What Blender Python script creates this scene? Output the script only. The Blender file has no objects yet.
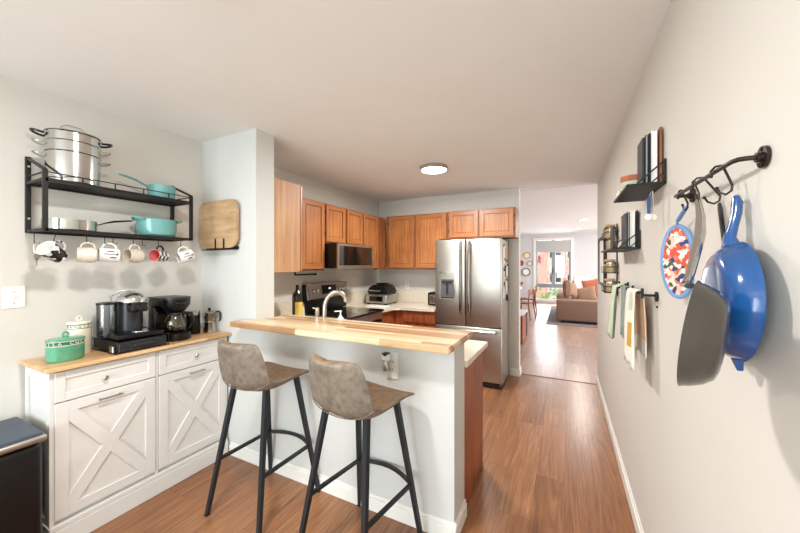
import bpy, bmesh, math, random
from mathutils import Vector, Matrix
random.seed(7)
R = math.radians
PI = math.pi
C = bpy.context.scene.collection
S = bpy.context.scene

# ------------------------------------------------------------------ camera, world, lights, exposure
cam = bpy.data.cameras.new('camera'); cam.lens = 36*328/800; cam.sensor_width = 36
cam.shift_y = -1.5/800; cam.clip_start = 0.02; cam.clip_end = 200
cam_o = bpy.data.objects.new('camera', cam); C.objects.link(cam_o)
cam_o.location = (0, 0, 1.48); cam_o.rotation_euler = (PI/2, 0, R(26.7))
S.camera = cam_o

S.view_settings.view_transform = 'Standard'
S.view_settings.look = 'None'
S.view_settings.gamma = 1
S.view_settings.use_curve_mapping = False
S.view_settings.exposure = 0.10

w = bpy.data.worlds.new('sky'); S.world = w; w.use_nodes = True
bg = w.node_tree.nodes['Background']
bg.inputs[0].default_value = (0.80, 0.90, 1.0, 1); bg.inputs[1].default_value = 2.0

def area(name, loc, rot, sx, sy, power, col=(1, 1, 1), shape='RECTANGLE'):
    l = bpy.data.lights.new(name, 'AREA'); l.shape = shape; l.size = sx
    if shape == 'RECTANGLE': l.size_y = sy
    l.energy = power; l.color = col
    o = bpy.data.objects.new(name, l); C.objects.link(o); o.location = loc; o.rotation_euler = rot
    return o
# area lamp standing in for daylight from an assumed, unseen window behind the camera
area('dining_rear_fill', (-1.2, -2.95, 1.35), (R(90), 0, 0), 2.3, 1.9, 128, (0.84, 0.955, 1.0))
# daylight entering the living room through its far window
area('living_window_daylight', (-0.4, 14.4, 1.4), (R(-90), 0, 0), 1.6, 2.0, 170, (0.93, 0.97, 1.0))
area('living_side_fill', (5.05, 9.5, 1.5), (0, R(90), 0), 2.0, 5.0, 380, (0.95, 0.97, 1.0))  # added fill lamp at an unseen side opening, brightens the living room

# ------------------------------------------------------------------ materials
def lin(c):
    return tuple(((v/255)/12.92 if v/255 <= .04045 else ((v/255+.055)/1.055)**2.4) for v in c)
def rgba(c): return (*lin(c), 1)

def mat(name, col, rough=.5, metal=0, vary=.06, scale=12, bump=0, stretch=(1, 1, 1), emit=0, coat=0, trans=0, ior=1.45, alpha=1):
    m = bpy.data.materials.new(name); m.use_nodes = True
    nt = m.node_tree; b = nt.nodes['Principled BSDF']
    b.inputs['Roughness'].default_value = rough; b.inputs['Metallic'].default_value = metal
    b.inputs['IOR'].default_value = ior
    if coat: b.inputs['Coat Weight'].default_value = coat; b.inputs['Coat Roughness'].default_value = .05
    if trans: b.inputs['Transmission Weight'].default_value = trans
    if alpha < 1: b.inputs['Alpha'].default_value = alpha
    tc = nt.nodes.new('ShaderNodeTexCoord'); mp = nt.nodes.new('ShaderNodeMapping')
    mp.inputs['Scale'].default_value = stretch
    n = nt.nodes.new('ShaderNodeTexNoise'); n.inputs['Scale'].default_value = scale; n.inputs['Detail'].default_value = 4
    nt.links.new(tc.outputs['Object'], mp.inputs[0]); nt.links.new(mp.outputs[0], n.inputs['Vector'])
    r = nt.nodes.new('ShaderNodeValToRGB')
    c = lin(col)
    r.color_ramp.elements[0].position = .3; r.color_ramp.elements[1].position = .7
    r.color_ramp.elements[0].color = (*[max(0, v*(1-vary)) for v in c], 1)
    r.color_ramp.elements[1].color = (*[min(1, v*(1+vary)) for v in c], 1)
    nt.links.new(n.outputs[0], r.inputs[0]); nt.links.new(r.outputs[0], b.inputs['Base Color'])
    if emit:
        b.inputs['Emission Color'].default_value = rgba(col); b.inputs['Emission Strength'].default_value = emit
    if bump:
        bp = nt.nodes.new('ShaderNodeBump'); bp.inputs['Strength'].default_value = bump; bp.inputs['Distance'].default_value = .002
        nt.links.new(n.outputs[0], bp.inputs['Height']); nt.links.new(bp.outputs[0], b.inputs['Normal'])
    return m

def wood(name, cols, grain=(40, 40, 2.2), rough=.4, blotch=2.5, coat=0, ring=.0):
    """solid timber: fine streaks along the axis with the small scale"""
    m = bpy.data.materials.new(name); m.use_nodes = True
    nt = m.node_tree; b = nt.nodes['Principled BSDF']; b.inputs['Roughness'].default_value = rough
    if coat: b.inputs['Coat Weight'].default_value = coat
    tc = nt.nodes.new('ShaderNodeTexCoord'); mp = nt.nodes.new('ShaderNodeMapping'); mp.inputs['Scale'].default_value = grain
    n = nt.nodes.new('ShaderNodeTexNoise'); n.inputs['Scale'].default_value = 1; n.inputs['Detail'].default_value = 6; n.inputs['Distortion'].default_value = .6
    n2 = nt.nodes.new('ShaderNodeTexNoise'); n2.inputs['Scale'].default_value = blotch; n2.inputs['Detail'].default_value = 2
    nt.links.new(tc.outputs['Object'], mp.inputs[0]); nt.links.new(mp.outputs[0], n.inputs['Vector']); nt.links.new(tc.outputs['Object'], n2.inputs['Vector'])
    mx = nt.nodes.new('ShaderNodeMath'); mx.operation = 'MULTIPLY_ADD'; mx.inputs[1].default_value = .35
    nt.links.new(n2.outputs[0], mx.inputs[0]); sc = nt.nodes.new('ShaderNodeMath'); sc.operation = 'MULTIPLY'; sc.inputs[1].default_value = .65
    nt.links.new(n.outputs[0], sc.inputs[0]); nt.links.new(sc.outputs[0], mx.inputs[2])
    r = nt.nodes.new('ShaderNodeValToRGB'); e = r.color_ramp.elements
    e[0].position = .34; e[0].color = rgba(cols[0]); e[1].position = .66; e[1].color = rgba(cols[2])
    k = e.new(.5); k.color = rgba(cols[1])
    nt.links.new(mx.outputs[0], r.inputs[0]); nt.links.new(r.outputs[0], b.inputs['Base Color'])
    bp = nt.nodes.new('ShaderNodeBump'); bp.inputs['Strength'].default_value = .12; bp.inputs['Distance'].default_value = .001
    nt.links.new(n.outputs[0], bp.inputs['Height']); nt.links.new(bp.outputs[0], b.inputs['Normal'])
    return m

def planks(name, cols, length, width, along='Y', rough=.3, gap=.0012, grain=26, streak=1.3, gapcol=(60, 35, 20), rrange=None, distort=1.5):
    """strip floor / butcher block: one random tone per strip with its own grain"""
    m = bpy.data.materials.new(name); m.use_nodes = True
    nt = m.node_tree; L = nt.links.new; b = nt.nodes['Principled BSDF']; b.inputs['Roughness'].default_value = rough
    tc = nt.nodes.new('ShaderNodeTexCoord'); sp = nt.nodes.new('ShaderNodeSeparateXYZ'); L(tc.outputs['Object'], sp.inputs[0])
    cb = nt.nodes.new('ShaderNodeCombineXYZ')
    a, c2 = ('Y', 'X') if along == 'Y' else ('X', 'Y')
    L(sp.outputs[a], cb.inputs[0]); L(sp.outputs[c2], cb.inputs[1])
    br = nt.nodes.new('ShaderNodeTexBrick'); br.offset = .37; br.offset_frequency = 2; br.squash = 1
    br.inputs['Scale'].default_value = 1; br.inputs['Brick Width'].default_value = length; br.inputs['Row Height'].default_value = width
    br.inputs['Mortar Size'].default_value = gap; br.inputs['Mortar Smooth'].default_value = 0; br.inputs['Bias'].default_value = 0
    br.inputs['Color1'].default_value = (0, 0, 0, 1); br.inputs['Color2'].default_value = (1, 1, 1, 1); br.inputs['Mortar'].default_value = (.5, .5, .5, 1)
    L(cb.outputs[0], br.inputs['Vector'])
    # grain coordinates, shifted per strip
    rnd = nt.nodes.new('ShaderNodeMath'); rnd.operation = 'MULTIPLY'; rnd.inputs[1].default_value = 37
    L(br.outputs['Color'], rnd.inputs[0])
    sa = nt.nodes.new('ShaderNodeMath'); sa.operation = 'MULTIPLY'; sa.inputs[1].default_value = streak; L(sp.outputs[a], sa.inputs[0])
    sb = nt.nodes.new('ShaderNodeMath'); sb.operation = 'MULTIPLY'; sb.inputs[1].default_value = grain; L(sp.outputs[c2], sb.inputs[0])
    cg = nt.nodes.new('ShaderNodeCombineXYZ'); L(sa.outputs[0], cg.inputs[0]); L(sb.outputs[0], cg.inputs[1]); L(rnd.outputs[0], cg.inputs[2])
    n = nt.nodes.new('ShaderNodeTexNoise'); n.inputs['Scale'].default_value = 1; n.inputs['Detail'].default_value = 7; n.inputs['Distortion'].default_value = distort
    n.inputs['Roughness'].default_value = .65
    L(cg.outputs[0], n.inputs['Vector'])
    t1 = nt.nodes.new('ShaderNodeMath'); t1.operation = 'MULTIPLY'; t1.inputs[1].default_value = (rrange or .35); L(br.outputs['Color'], t1.inputs[0])
    t2 = nt.nodes.new('ShaderNodeMath'); t2.operation = 'MULTIPLY_ADD'; t2.inputs[1].default_value = 1-(rrange or .35); L(n.outputs[0], t2.inputs[0]); L(t1.outputs[0], t2.inputs[2])
    r = nt.nodes.new('ShaderNodeValToRGB'); e = r.color_ramp.elements
    e[0].position = .25; e[0].color = rgba(cols[0]); e[1].position = .75; e[1].color = rgba(cols[-1])
    for i, cc in enumerate(cols[1:-1]):
        k = e.new(.25+.5*(i+1)/(len(cols)-1)); k.color = rgba(cc)
    L(t2.outputs[0], r.inputs[0])
    mx = nt.nodes.new('ShaderNodeMix'); mx.data_type = 'RGBA'; mx.inputs[7].default_value = rgba(gapcol)
    L(br.outputs['Fac'], mx.inputs[0]); L(r.outputs[0], mx.inputs[6]); L(mx.outputs[2], b.inputs['Base Color'])
    bp = nt.nodes.new('ShaderNodeBump'); bp.inputs['Strength'].default_value = .08; bp.inputs['Distance'].default_value = .001
    L(n.outputs[0], bp.inputs['Height']); L(bp.outputs[0], b.inputs['Normal'])
    return m

def glass(name, col=(255, 255, 255), rough=.02, mix=.85):
    m = bpy.data.materials.new(name); m.use_nodes = True; nt = m.node_tree
    nt.nodes.clear(); o = nt.nodes.new('ShaderNodeOutputMaterial'); t = nt.nodes.new('ShaderNodeBsdfTransparent'); g = nt.nodes.new('ShaderNodeBsdfGlossy')
    t.inputs[0].default_value = rgba(col); g.inputs['Roughness'].default_value = rough
    f = nt.nodes.new('ShaderNodeFresnel'); f.inputs[0].default_value = 1.45
    mm = nt.nodes.new('ShaderNodeMath'); mm.operation = 'MULTIPLY_ADD'; mm.inputs[1].default_value = 1; mm.inputs[2].default_value = 1-mix-.1
    nt.links.new(f.outputs[0], mm.inputs[0])
    x = nt.nodes.new('ShaderNodeMixShader'); nt.links.new(mm.outputs[0], x.inputs[0]); nt.links.new(t.outputs[0], x.inputs[1]); nt.links.new(g.outputs[0], x.inputs[2])
    nt.links.new(x.outputs[0], o.inputs[0]); return m

M = {}
M['wall'] = mat('wall_paint', (214, 210, 202), .75, vary=.012, scale=3)
M['wall_living'] = mat('living_wall_paint', (212, 210, 210), .8, vary=.01, scale=3)
M['ceiling'] = mat('ceiling_paint', (238, 238, 236), .85, vary=.01, scale=4)
M['trim'] = mat('white_trim_paint', (236, 234, 228), .4, vary=.01)
M['halfwall'] = mat('half_wall_paint', (207, 208, 204), .6, vary=.01)
M['floor'] = planks('kitchen_wood_floor', [(100, 62, 38), (134, 88, 56), (158, 108, 72), (180, 134, 94)], 1.25, .18, 'Y', .28, gap=.0007, gapcol=(84, 50, 30), rrange=.16, grain=15, streak=.9, distort=3.2)
M['floor2'] = planks('living_wood_floor', [(140, 106, 90), (168, 134, 116), (192, 162, 146)], 1.2, .3, 'Y', .3, rrange=.3, grain=14, gap=.003, gapcol=(120, 90, 76))
M['butcher'] = planks('acacia_butcher_block', [(170, 128, 88), (198, 162, 120), (214, 188, 150), (228, 210, 178)], .62, .043, 'X', .28, gap=.0006, rrange=.62, grain=45, streak=3, gapcol=(180, 130, 80), distort=.8)
M['butcher_side'] = planks('beech_worktop', [(196, 148, 98), (212, 168, 120), (224, 186, 140)], .5, .045, 'Y', .35, gap=.0005, rrange=.45, grain=45, streak=3, gapcol=(185, 140, 95), distort=.8)
M['oak'] = wood('honey_oak', [(138, 82, 42), (164, 102, 56), (184, 124, 74)], (90, 90, 3.0), .38)
M['oak_rail'] = wood('honey_oak_cross_grain', [(138, 82, 42), (162, 100, 54), (182, 120, 72)], (3.0, 3.0, 90), .38)
M['oak_panel'] = wood('honey_oak_door_panel', [(134, 78, 38), (168, 106, 58), (190, 130, 78)], (60, 60, 2.0), .38)
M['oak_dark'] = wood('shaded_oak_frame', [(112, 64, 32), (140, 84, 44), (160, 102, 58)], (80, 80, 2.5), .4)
M['oak_pale'] = wood('pale_oak_side', [(160, 112, 72), (178, 132, 90), (194, 152, 110)], (30, 30, 1.6), .5)
M['cherry'] = wood('reddish_cabinet_wood', [(112, 52, 26), (148, 74, 40), (172, 94, 54)], (40, 40, 2), .4)
M['board'] = wood('cutting_board_maple', [(168, 132, 96), (192, 158, 120), (206, 176, 140)], (3, 30, 30), .5, blotch=8)
M['chairwood'] = wood('walnut_chair_wood', [(110, 62, 36), (142, 86, 54), (166, 108, 70)], (20, 20, 3), .45)
M['white_cab'] = mat('white_cabinet_paint', (224, 221, 216), .42, vary=.012)
M['stone'] = mat('cream_stone_counter', (222, 212, 194), .25, vary=.10, scale=55)
M['steel'] = mat('brushed_stainless', (184, 180, 172), .38, 1, vary=.05, scale=3, stretch=(1, 1, 60))
M['steel_h'] = mat('polished_steel', (200, 198, 194), .16, 1, vary=.03, scale=4, stretch=(60, 60, 1))
M['chrome'] = mat('chrome', (215, 215, 215), .07, 1, vary=.01)
M['nickel'] = mat('satin_nickel', (186, 180, 170), .28, 1, vary=.02)
M['black_metal'] = mat('black_powder_coated_metal', (30, 28, 27), .5, .2, vary=.1)
M['leg_metal'] = mat('charcoal_leg_metal', (46, 50, 54), .45, .4, vary=.08)
M['bronze'] = mat('dark_bronze_iron', (58, 48, 42), .4, .7, vary=.15)
M['black_plastic'] = mat('black_plastic', (11, 11, 12), .34, vary=.1)
M['black_gloss'] = mat('black_glass', (14, 14, 15), .06, vary=.02, coat=.5)
M['grey_plastic'] = mat('dark_grey_plastic', (40, 42, 46), .35, vary=.08)
M['lid_blue'] = mat('matte_slate_lid', (70, 80, 92), .5, vary=.04)
M['suede'] = mat('taupe_distressed_leather', (122, 110, 97), .62, vary=.30, scale=30, bump=.3)
M['suede_seat'] = mat('brown_distressed_leather', (124, 99, 76), .6, vary=.30, scale=30, bump=.3)
M['teal'] = mat('turquoise_enamel', (108, 166, 164), .22, vary=.04, coat=.4)
M['green'] = mat('jade_green_glaze', (84, 154, 122), .15, vary=.12, scale=18, coat=.6)
M['green_dark'] = mat('dark_green_band', (44, 104, 74), .3, vary=.1)
M['cream'] = mat('cream_ceramic', (232, 224, 204), .25, vary=.03, coat=.3)
M['white_cer'] = mat('white_ceramic', (236, 235, 232), .18, vary=.01, coat=.3)
M['speckle'] = mat('speckled_beige_stoneware', (216, 206, 190), .4, vary=.14, scale=120)
M['pink_in'] = mat('pink_glaze', (224, 128, 128), .25, vary=.03)
M['ink'] = mat('black_ink', (28, 28, 30), .4, vary=.02)
M['blue_en'] = mat('cobalt_blue_enamel', (28, 80, 140), .16, vary=.14, scale=6, coat=.7)
M['blue_rim'] = mat('pale_blue_trim', (112, 150, 196), .6, vary=.06)
M['pan_grey'] = mat('grey_nonstick', (92, 88, 82), .22, .75, vary=.06)
M['pan_black'] = mat('black_cast_iron', (36, 36, 36), .45, .3, vary=.1)
M['copper_in'] = mat('pale_pan_lining', (150, 156, 176), .3, .5, vary=.04)
M['glassm'] = glass('clear_glass')
M['glass_smoke'] = glass('smoky_tank_plastic', (196, 200, 205), .12, .8)
M['glass_brown'] = glass('coffee_stained_glass', (220, 196, 160), .04, .8)
M['lamp'] = mat('lit_diffuser', (255, 250, 240), .5, emit=7, vary=0)
M['lamp_off'] = mat('frosted_diffuser', (250, 246, 238), .5, emit=2.5, vary=0)
M['lamprim'] = mat('lamp_rim_metal', (158, 146, 130), .4, .3)
M['sofa'] = mat('camel_brown_upholstery', (146, 118, 100), .85, vary=.08, scale=60, bump=.2)
M['pillow_brown'] = mat('brown_pillow_fabric', (138, 108, 88), .85, vary=.1, scale=40)
M['pillow_rust'] = mat('rust_pillow_fabric', (182, 108, 80), .85, vary=.1, scale=40)
M['pillow_pale'] = mat('pale_patterned_fabric', (216, 204, 194), .85, vary=.2, scale=30)
M['throw'] = mat('ivory_throw', (236, 232, 226), .9, vary=.05, scale=50, bump=.4)
M['rug'] = mat('grey_woven_rug', (128, 122, 122), .95, vary=.2, scale=20, stretch=(1, 6, 1))
M['tabletop'] = mat('pale_tabletop', (222, 216, 210), .4, vary=.04)
M['brick'] = mat('salmon_facade', (232, 170, 150), .9, vary=.1, scale=2, stretch=(1, 1, 6))
M['stucco'] = mat('cream_facade', (236, 228, 214), .9, vary=.05)
M['leaf'] = mat('shrub_leaves', (140, 176, 104), .8, vary=.4, scale=6)
M['shade'] = mat('grey_roman_shade_cloth', (186, 186, 184), .9, vary=.06, scale=80)
M['sash'] = mat('grey_window_sash', (140, 142, 146), .5)
M['towel_w'] = mat('white_printed_towel', (236, 230, 218), .9, vary=.05, scale=30, bump=.4)
M['mustard'] = mat('mustard_print', (202, 160, 70), .9, vary=.1, scale=40)
M['peach'] = mat('peach_print', (236, 200, 168), .9, vary=.06, scale=20)
M['towel_g'] = mat('sage_green_towel', (194, 204, 178), .9, vary=.12, scale=14, bump=.4)
M['towel_t'] = mat('slate_green_towel', (136, 150, 144), .9, vary=.2, scale=20, bump=.4)
M['paper'] = mat('white_paper', (236, 234, 228), .8, vary=.02)
M['paper_d'] = mat('dark_printed_card', (66, 66, 70), .7, vary=.3, scale=20)
M['paper_r'] = mat('red_card', (170, 70, 62), .7, vary=.15)
M['cork'] = mat('cork_lid', (190, 150, 104), .8, vary=.12, scale=60)
M['spice'] = mat('tan_dry_spice', (206, 184, 140), .9, vary=.15, scale=60)
M['oil'] = mat('dark_olive_glass', (30, 30, 20), .08, vary=.05, coat=.5)
M['yellow_lab'] = mat('yellow_label', (222, 196, 96), .6, vary=.1, scale=30)
M['led'] = mat('oven_clock_digits', (200, 230, 255), .5, emit=.8, vary=0)
M['rubber'] = mat('black_rubber', (24, 24, 24), .8)

def floral():
    m = bpy.data.materials.new('floral_print_cotton'); m.use_nodes = True; nt = m.node_tree; b = nt.nodes['Principled BSDF']; b.inputs['Roughness'].default_value = .85
    tc = nt.nodes.new('ShaderNodeTexCoord'); v = nt.nodes.new('ShaderNodeTexVoronoi'); v.inputs['Scale'].default_value = 78
    nt.links.new(tc.outputs['Object'], v.inputs['Vector'])
    sp = nt.nodes.new('ShaderNodeSeparateColor'); nt.links.new(v.outputs['Color'], sp.inputs[0])
    r = nt.nodes.new('ShaderNodeValToRGB'); r.color_ramp.interpolation = 'CONSTANT'; e = r.color_ramp.elements
    cs = [(0, (232, 214, 200)), (.2, (206, 84, 62)), (.36, (238, 190, 178)), (.5, (58, 70, 112)), (.62, (226, 122, 96)), (.78, (70, 92, 70)), (.86, (240, 226, 214))]
    e[0].color = rgba(cs[0][1]); e[1].position = cs[1][0]; e[1].color = rgba(cs[1][1])
    for p, c in cs[2:]:
        k = e.new(p); k.color = rgba(c)
    nt.links.new(sp.outputs[0], r.inputs[0]); nt.links.new(r.outputs[0], b.inputs['Base Color']); return m
M['floral'] = floral()
def cow():
    m = bpy.data.materials.new('cow_patch_glaze'); m.use_nodes = True; nt = m.node_tree; b = nt.nodes['Principled BSDF']; b.inputs['Roughness'].default_value = .18
    tc = nt.nodes.new('ShaderNodeTexCoord'); n = nt.nodes.new('ShaderNodeTexNoise'); n.inputs['Scale'].default_value = 30; n.inputs['Detail'].default_value = 0
    nt.links.new(tc.outputs['Object'], n.inputs['Vector'])
    r = nt.nodes.new('ShaderNodeValToRGB'); r.color_ramp.interpolation = 'CONSTANT'; e = r.color_ramp.elements
    e[0].color = rgba((24, 22, 22)); e[1].position = .50; e[1].color = rgba((236, 234, 230))
    nt.links.new(n.outputs[0], r.inputs[0]); nt.links.new(r.outputs[0], b.inputs['Base Color']); return m
M['cow'] = cow()

# ------------------------------------------------------------------ mesh helpers
class MB:
    def __init__(s): s.bm = bmesh.new(); s.T = Matrix.Identity(4)
    def v(s, p): return s.bm.verts.new(s.T @ Vector(p))
    def f(s, vs, m=0):
        try: fa = s.bm.faces.new(vs); fa.material_index = m; return fa
        except ValueError: return None
    def box(s, x0, x1, y0, y1, z0, z1, m=0, bev=0, seg=1):
        x0, x1 = min(x0, x1), max(x0, x1); y0, y1 = min(y0, y1), max(y0, y1); z0, z1 = min(z0, z1), max(z0, z1)
        v = [s.v(p) for p in ((x0, y0, z0), (x1, y0, z0), (x1, y1, z0), (x0, y1, z0), (x0, y0, z1), (x1, y0, z1), (x1, y1, z1), (x0, y1, z1))]
        fs = [s.f([v[i] for i in q], m) for q in ((3, 2, 1, 0), (4, 5, 6, 7), (0, 1, 5, 4), (1, 2, 6, 5), (2, 3, 7, 6), (3, 0, 4, 7))]
        if bev:
            es = list({e for fa in fs for e in fa.edges})
            bmesh.ops.bevel(s.bm, geom=es, offset=bev, segments=seg, affect='EDGES', profile=.5, material=m)
        return s
    def prism(s, pts, axis, a0, a1, m=0, bev=0):
        def mk(p, a):
            return {'x': (a, p[0], p[1]), 'y': (p[0], a, p[1]), 'z': (p[0], p[1], a)}[axis]
        A = [s.v(mk(p, a0)) for p in pts]; B = [s.v(mk(p, a1)) for p in pts]; n = len(pts)
        fs = [s.f(A[::-1], m), s.f(B, m)] + [s.f([A[i], A[(i+1) % n], B[(i+1) % n], B[i]], m) for i in range(n)]
        if bev:
            es = list({e for fa in fs if fa for e in fa.edges})
            bmesh.ops.bevel(s.bm, geom=es, offset=bev, segments=2, affect='EDGES', material=m)
        return s
    def rings(s, rs, m=0, closed=False, cap0=True, cap1=True, mf=None):
        V = [[s.v(p) for p in r] for r in rs]; n = len(rs[0]); k = len(V)
        for i in range(k if closed else k-1):
            A, B = V[i], V[(i+1) % k]
            for j in range(n):
                s.f([A[j], A[(j+1) % n], B[(j+1) % n], B[j]], mf(i, j) if mf else m)
        if not closed:
            if cap0: s.f(V[0][::-1], m)
            if cap1: s.f(V[-1], mf(k-2, 0) if mf else m)
        return s
    def lathe(s, prof, c=(0, 0, 0), seg=32, m=0, sx=1, sy=1, cap0=True, cap1=True, mf=None, T=None):
        rs = []
        for r, z in prof:
            ring = []
            for j in range(seg):
                a = 2*PI*j/seg; p = Vector((r*math.cos(a)*sx, r*math.sin(a)*sy, z))
                if T is not None: p = T @ p
                ring.append(tuple(p+Vector(c)))
            rs.append(ring)
        return s.rings(rs, m, cap0=cap0, cap1=cap1, mf=mf)
    def tube(s, pts, r, seg=8, m=0, closed=False, flat=None):
        P = [Vector(p) for p in pts]; n = len(P)
        rr = r if isinstance(r, (list, tuple)) else [r]*n
        T = []
        for i in range(n):
            if closed: t = P[(i+1) % n]-P[i-1]
            else: t = P[min(i+1, n-1)]-P[max(i-1, 0)]
            T.append(t.normalized() if t.length > 1e-9 else Vector((0, 0, 1)))
        up = Vector((0, 0, 1)) if abs(T[0].z) < .9 else Vector((1, 0, 0))
        N = (up-T[0]*up.dot(T[0])).normalized(); rs = []
        for i in range(n):
            N = (N-T[i]*N.dot(T[i]))
            N = N.normalized() if N.length > 1e-6 else T[i].orthogonal().normalized()
            B = T[i].cross(N)
            ring = []
            for j in range(seg):
                a = 2*PI*j/seg + (PI/4 if seg == 4 else 0)
                ca, sa = math.cos(a), math.sin(a)
                if flat: ca *= flat
                ring.append(tuple(P[i]+(N*ca+B*sa)*rr[i]))
            rs.append(ring)
        return s.rings(rs, m, closed=closed)
    def bar(s, a, b, w, h=None, m=0):
        """rectangular bar from a to b, w across, h the other way"""
        a, b = Vector(a), Vector(b); h = h or w; t = (b-a).normalized()
        up = Vector((0, 0, 1)) if abs(t.z) < .95 else Vector((0, 1, 0))
        X = t.cross(up).normalized(); Y = X.cross(t).normalized(); rs = []
        for p in (a, b):
            rs.append([tuple(p+X*sx*w/2+Y*sy*h/2) for sx, sy in ((-1, -1), (1, -1), (1, 1), (-1, 1))])
        return s.rings(rs, m)
    def disc(s, c, n, r, t, seg=24, m=0):
        """flat round plate centred at c, normal n, thickness t"""
        n = Vector(n).normalized(); q = n.to_track_quat('Z', 'Y').to_matrix()
        return s.lathe([(r, -t/2), (r, t/2)], c, seg, m, T=q)
    def sphere(s, c, r, m=0, seg=16, sx=1, sy=1, sz=1):
        k = seg//2; pr = [(max(.0008, math.sin(PI*i/k))*r, -math.cos(PI*i/k)*r*sz) for i in range(k+1)]
        return s.lathe(pr, c, seg, m, sx, sy)
    def done(s): return s

def wloc(o):
    v = Vector((0, 0, 0))
    while o is not None: v = v+o.location; o = o.parent
    return v

def fin(mb, name, mats, parent=None, org=None, sharp=35, mods=None):
    """links the collected shape as ONE mesh object; vertices were given in world space of the unmoved thing"""
    me = bpy.data.meshes.new(name)
    bmesh.ops.recalc_face_normals(mb.bm, faces=mb.bm.faces)
    o_ = wloc(parent) if parent is not None else Vector(org or (0, 0, 0))
    bmesh.ops.translate(mb.bm, verts=mb.bm.verts, vec=-o_)
    mb.bm.to_mesh(me); mb.bm.free()
    for p in me.polygons: p.use_smooth = True
    me.set_sharp_from_angle(angle=R(sharp))
    for m in (mats if isinstance(mats, (list, tuple)) else [mats]): me.materials.append(m)
    o = bpy.data.objects.new(name, me); C.objects.link(o)
    if parent is not None: o.parent = parent
    else: o.location = o_
    return o

def tag(o, label, cat, group=None, kind=None):
    o['label'] = label; o['category'] = cat
    if group: o['group'] = group
    if kind: o['kind'] = kind
    return o
def thing(name, label, cat, loc=(0, 0, 0), group=None):
    o = bpy.data.objects.new(name, None); o.empty_display_size = .05; C.objects.link(o); o.location = loc
    return tag(o, label, cat, group)
def struct(mb, name, m, parent=None, label=None, org=None):
    o = fin(mb, name, m, parent, org)
    if parent is None: o['kind'] = 'structure'
    if label: o['label'] = label
    return o
def dup(root, loc, rot=None, label=None, group=None):
    def rec(o, par):
        c = o.copy(); C.objects.link(c); c.parent = par
        for ch in [k for k in bpy.data.objects if k.parent == o]: rec(ch, c)
        return c
    r = rec(root, None); r.location = loc
    if rot is not None: r.rotation_euler = rot
    if label: r['label'] = label
    if group: r['group'] = group
    return r

def text_mesh(body, size, extr=.0006):
    cu = bpy.data.curves.new('lettering', 'FONT'); cu.body = body; cu.size = size; cu.extrude = extr
    cu.align_x = 'CENTER'; cu.align_y = 'CENTER'
    o = bpy.data.objects.new('lettering', cu); C.objects.link(o)
    dg = bpy.context.evaluated_depsgraph_get(); me = bpy.data.meshes.new_from_object(o.evaluated_get(dg))
    vs = [v.co.copy() for v in me.vertices]; fs = [list(p.vertices) for p in me.polygons]
    bpy.data.objects.remove(o); bpy.data.curves.remove(cu); bpy.data.meshes.remove(me)
    return vs, fs
def add_text(mb, body, size, fn, m=0, extr=.0006):
    vs, fs = text_mesh(body, size, extr)
    V = [mb.v(fn(p)) for p in vs]
    for f in fs: mb.f([V[i] for i in f], m)

def panel_door(mb, ax, plane, out, a0, a1, z0, z1, st=.05, th=.02, rec=.008, m=0, mp=0, raised=False, mr=0):
    """framed door: ax = axis of its normal, plane = outer face, out = +1/-1 outward direction"""
    def bx(A0, A1, Z0, Z1, p0, p1, mm, bev=0):
        if ax == 'x': mb.box(p0, p1, A0, A1, Z0, Z1, mm, bev)
        else: mb.box(A0, A1, p0, p1, Z0, Z1, mm, bev)
    back = plane-out*th
    bx(a0, a0+st, z0, z1, back, plane, m, .002); bx(a1-st, a1, z0, z1, back, plane, m, .002)
    bx(a0+st, a1-st, z0, z0+st, back, plane, mr, .002); bx(a0+st, a1-st, z1-st, z1, back, plane, mr, .002)
    bx(a0+st, a1-st, z0+st, z1-st, back+out*.002, plane-out*rec, mp)
    if raised: bx(a0+st+.012, a1-st-.012, z0+st+.012, z1-st-.012, plane-out*rec, plane-out*rec*.55, mp, .003)

# ------------------------------------------------------------------ setting
XL, XR, YK, CEIL, JY, JX = -2.70, .365, 4.60, 2.50, 1.70, -2.055
struct(MB().box(-2.9, .55, -3.0, 4.72, -.06, 0), 'floor', M['floor'])
struct(MB().box(-3.2, 5.2, 4.735, 14.3, -.06, .0), 'floor_living', M['floor2'])
struct(MB().box(-.54, .365, 4.715, 4.74, -.03, .004), 'trim_1', M['chairwood'])
struct(MB().box(-2.9, .55, -3.0, 4.75, CEIL, CEIL+.12), 'ceiling', M['ceiling'])
struct(MB().box(-3.2, 5.2, 4.75, 14.3, 2.64, 2.76), 'ceiling_living', M['ceiling'])
struct(MB().box(XL-.12, XL, -3.0, YK, 0, CEIL), 'wall_left', M['wall'])
struct(MB().box(XR, XR+.12, -3.0, 4.80, 0, CEIL), 'wall_right', M['wall'])
struct(MB().box(XR, XR+.12, 4.75, 4.80, CEIL, 2.64).box(XR+.12, 5.2, 4.70, 4.80, 0, 2.64).box(-3.2, XR, 4.75, 4.78, CEIL+.0, 2.64), 'wall_divider', M['wall_living'])
struct(MB().box(XL, -.545, YK, YK+.15, 0, CEIL), 'wall_back', M['wall'])
struct(MB().box(XL, JX, JY, JY+.17, 0, CEIL), 'wall_jog', M['halfwall'])
struct(MB().box(JX, -.53, JY, JY+.20, 0, 1.034), 'wall_peninsula', M['halfwall'])
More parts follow.
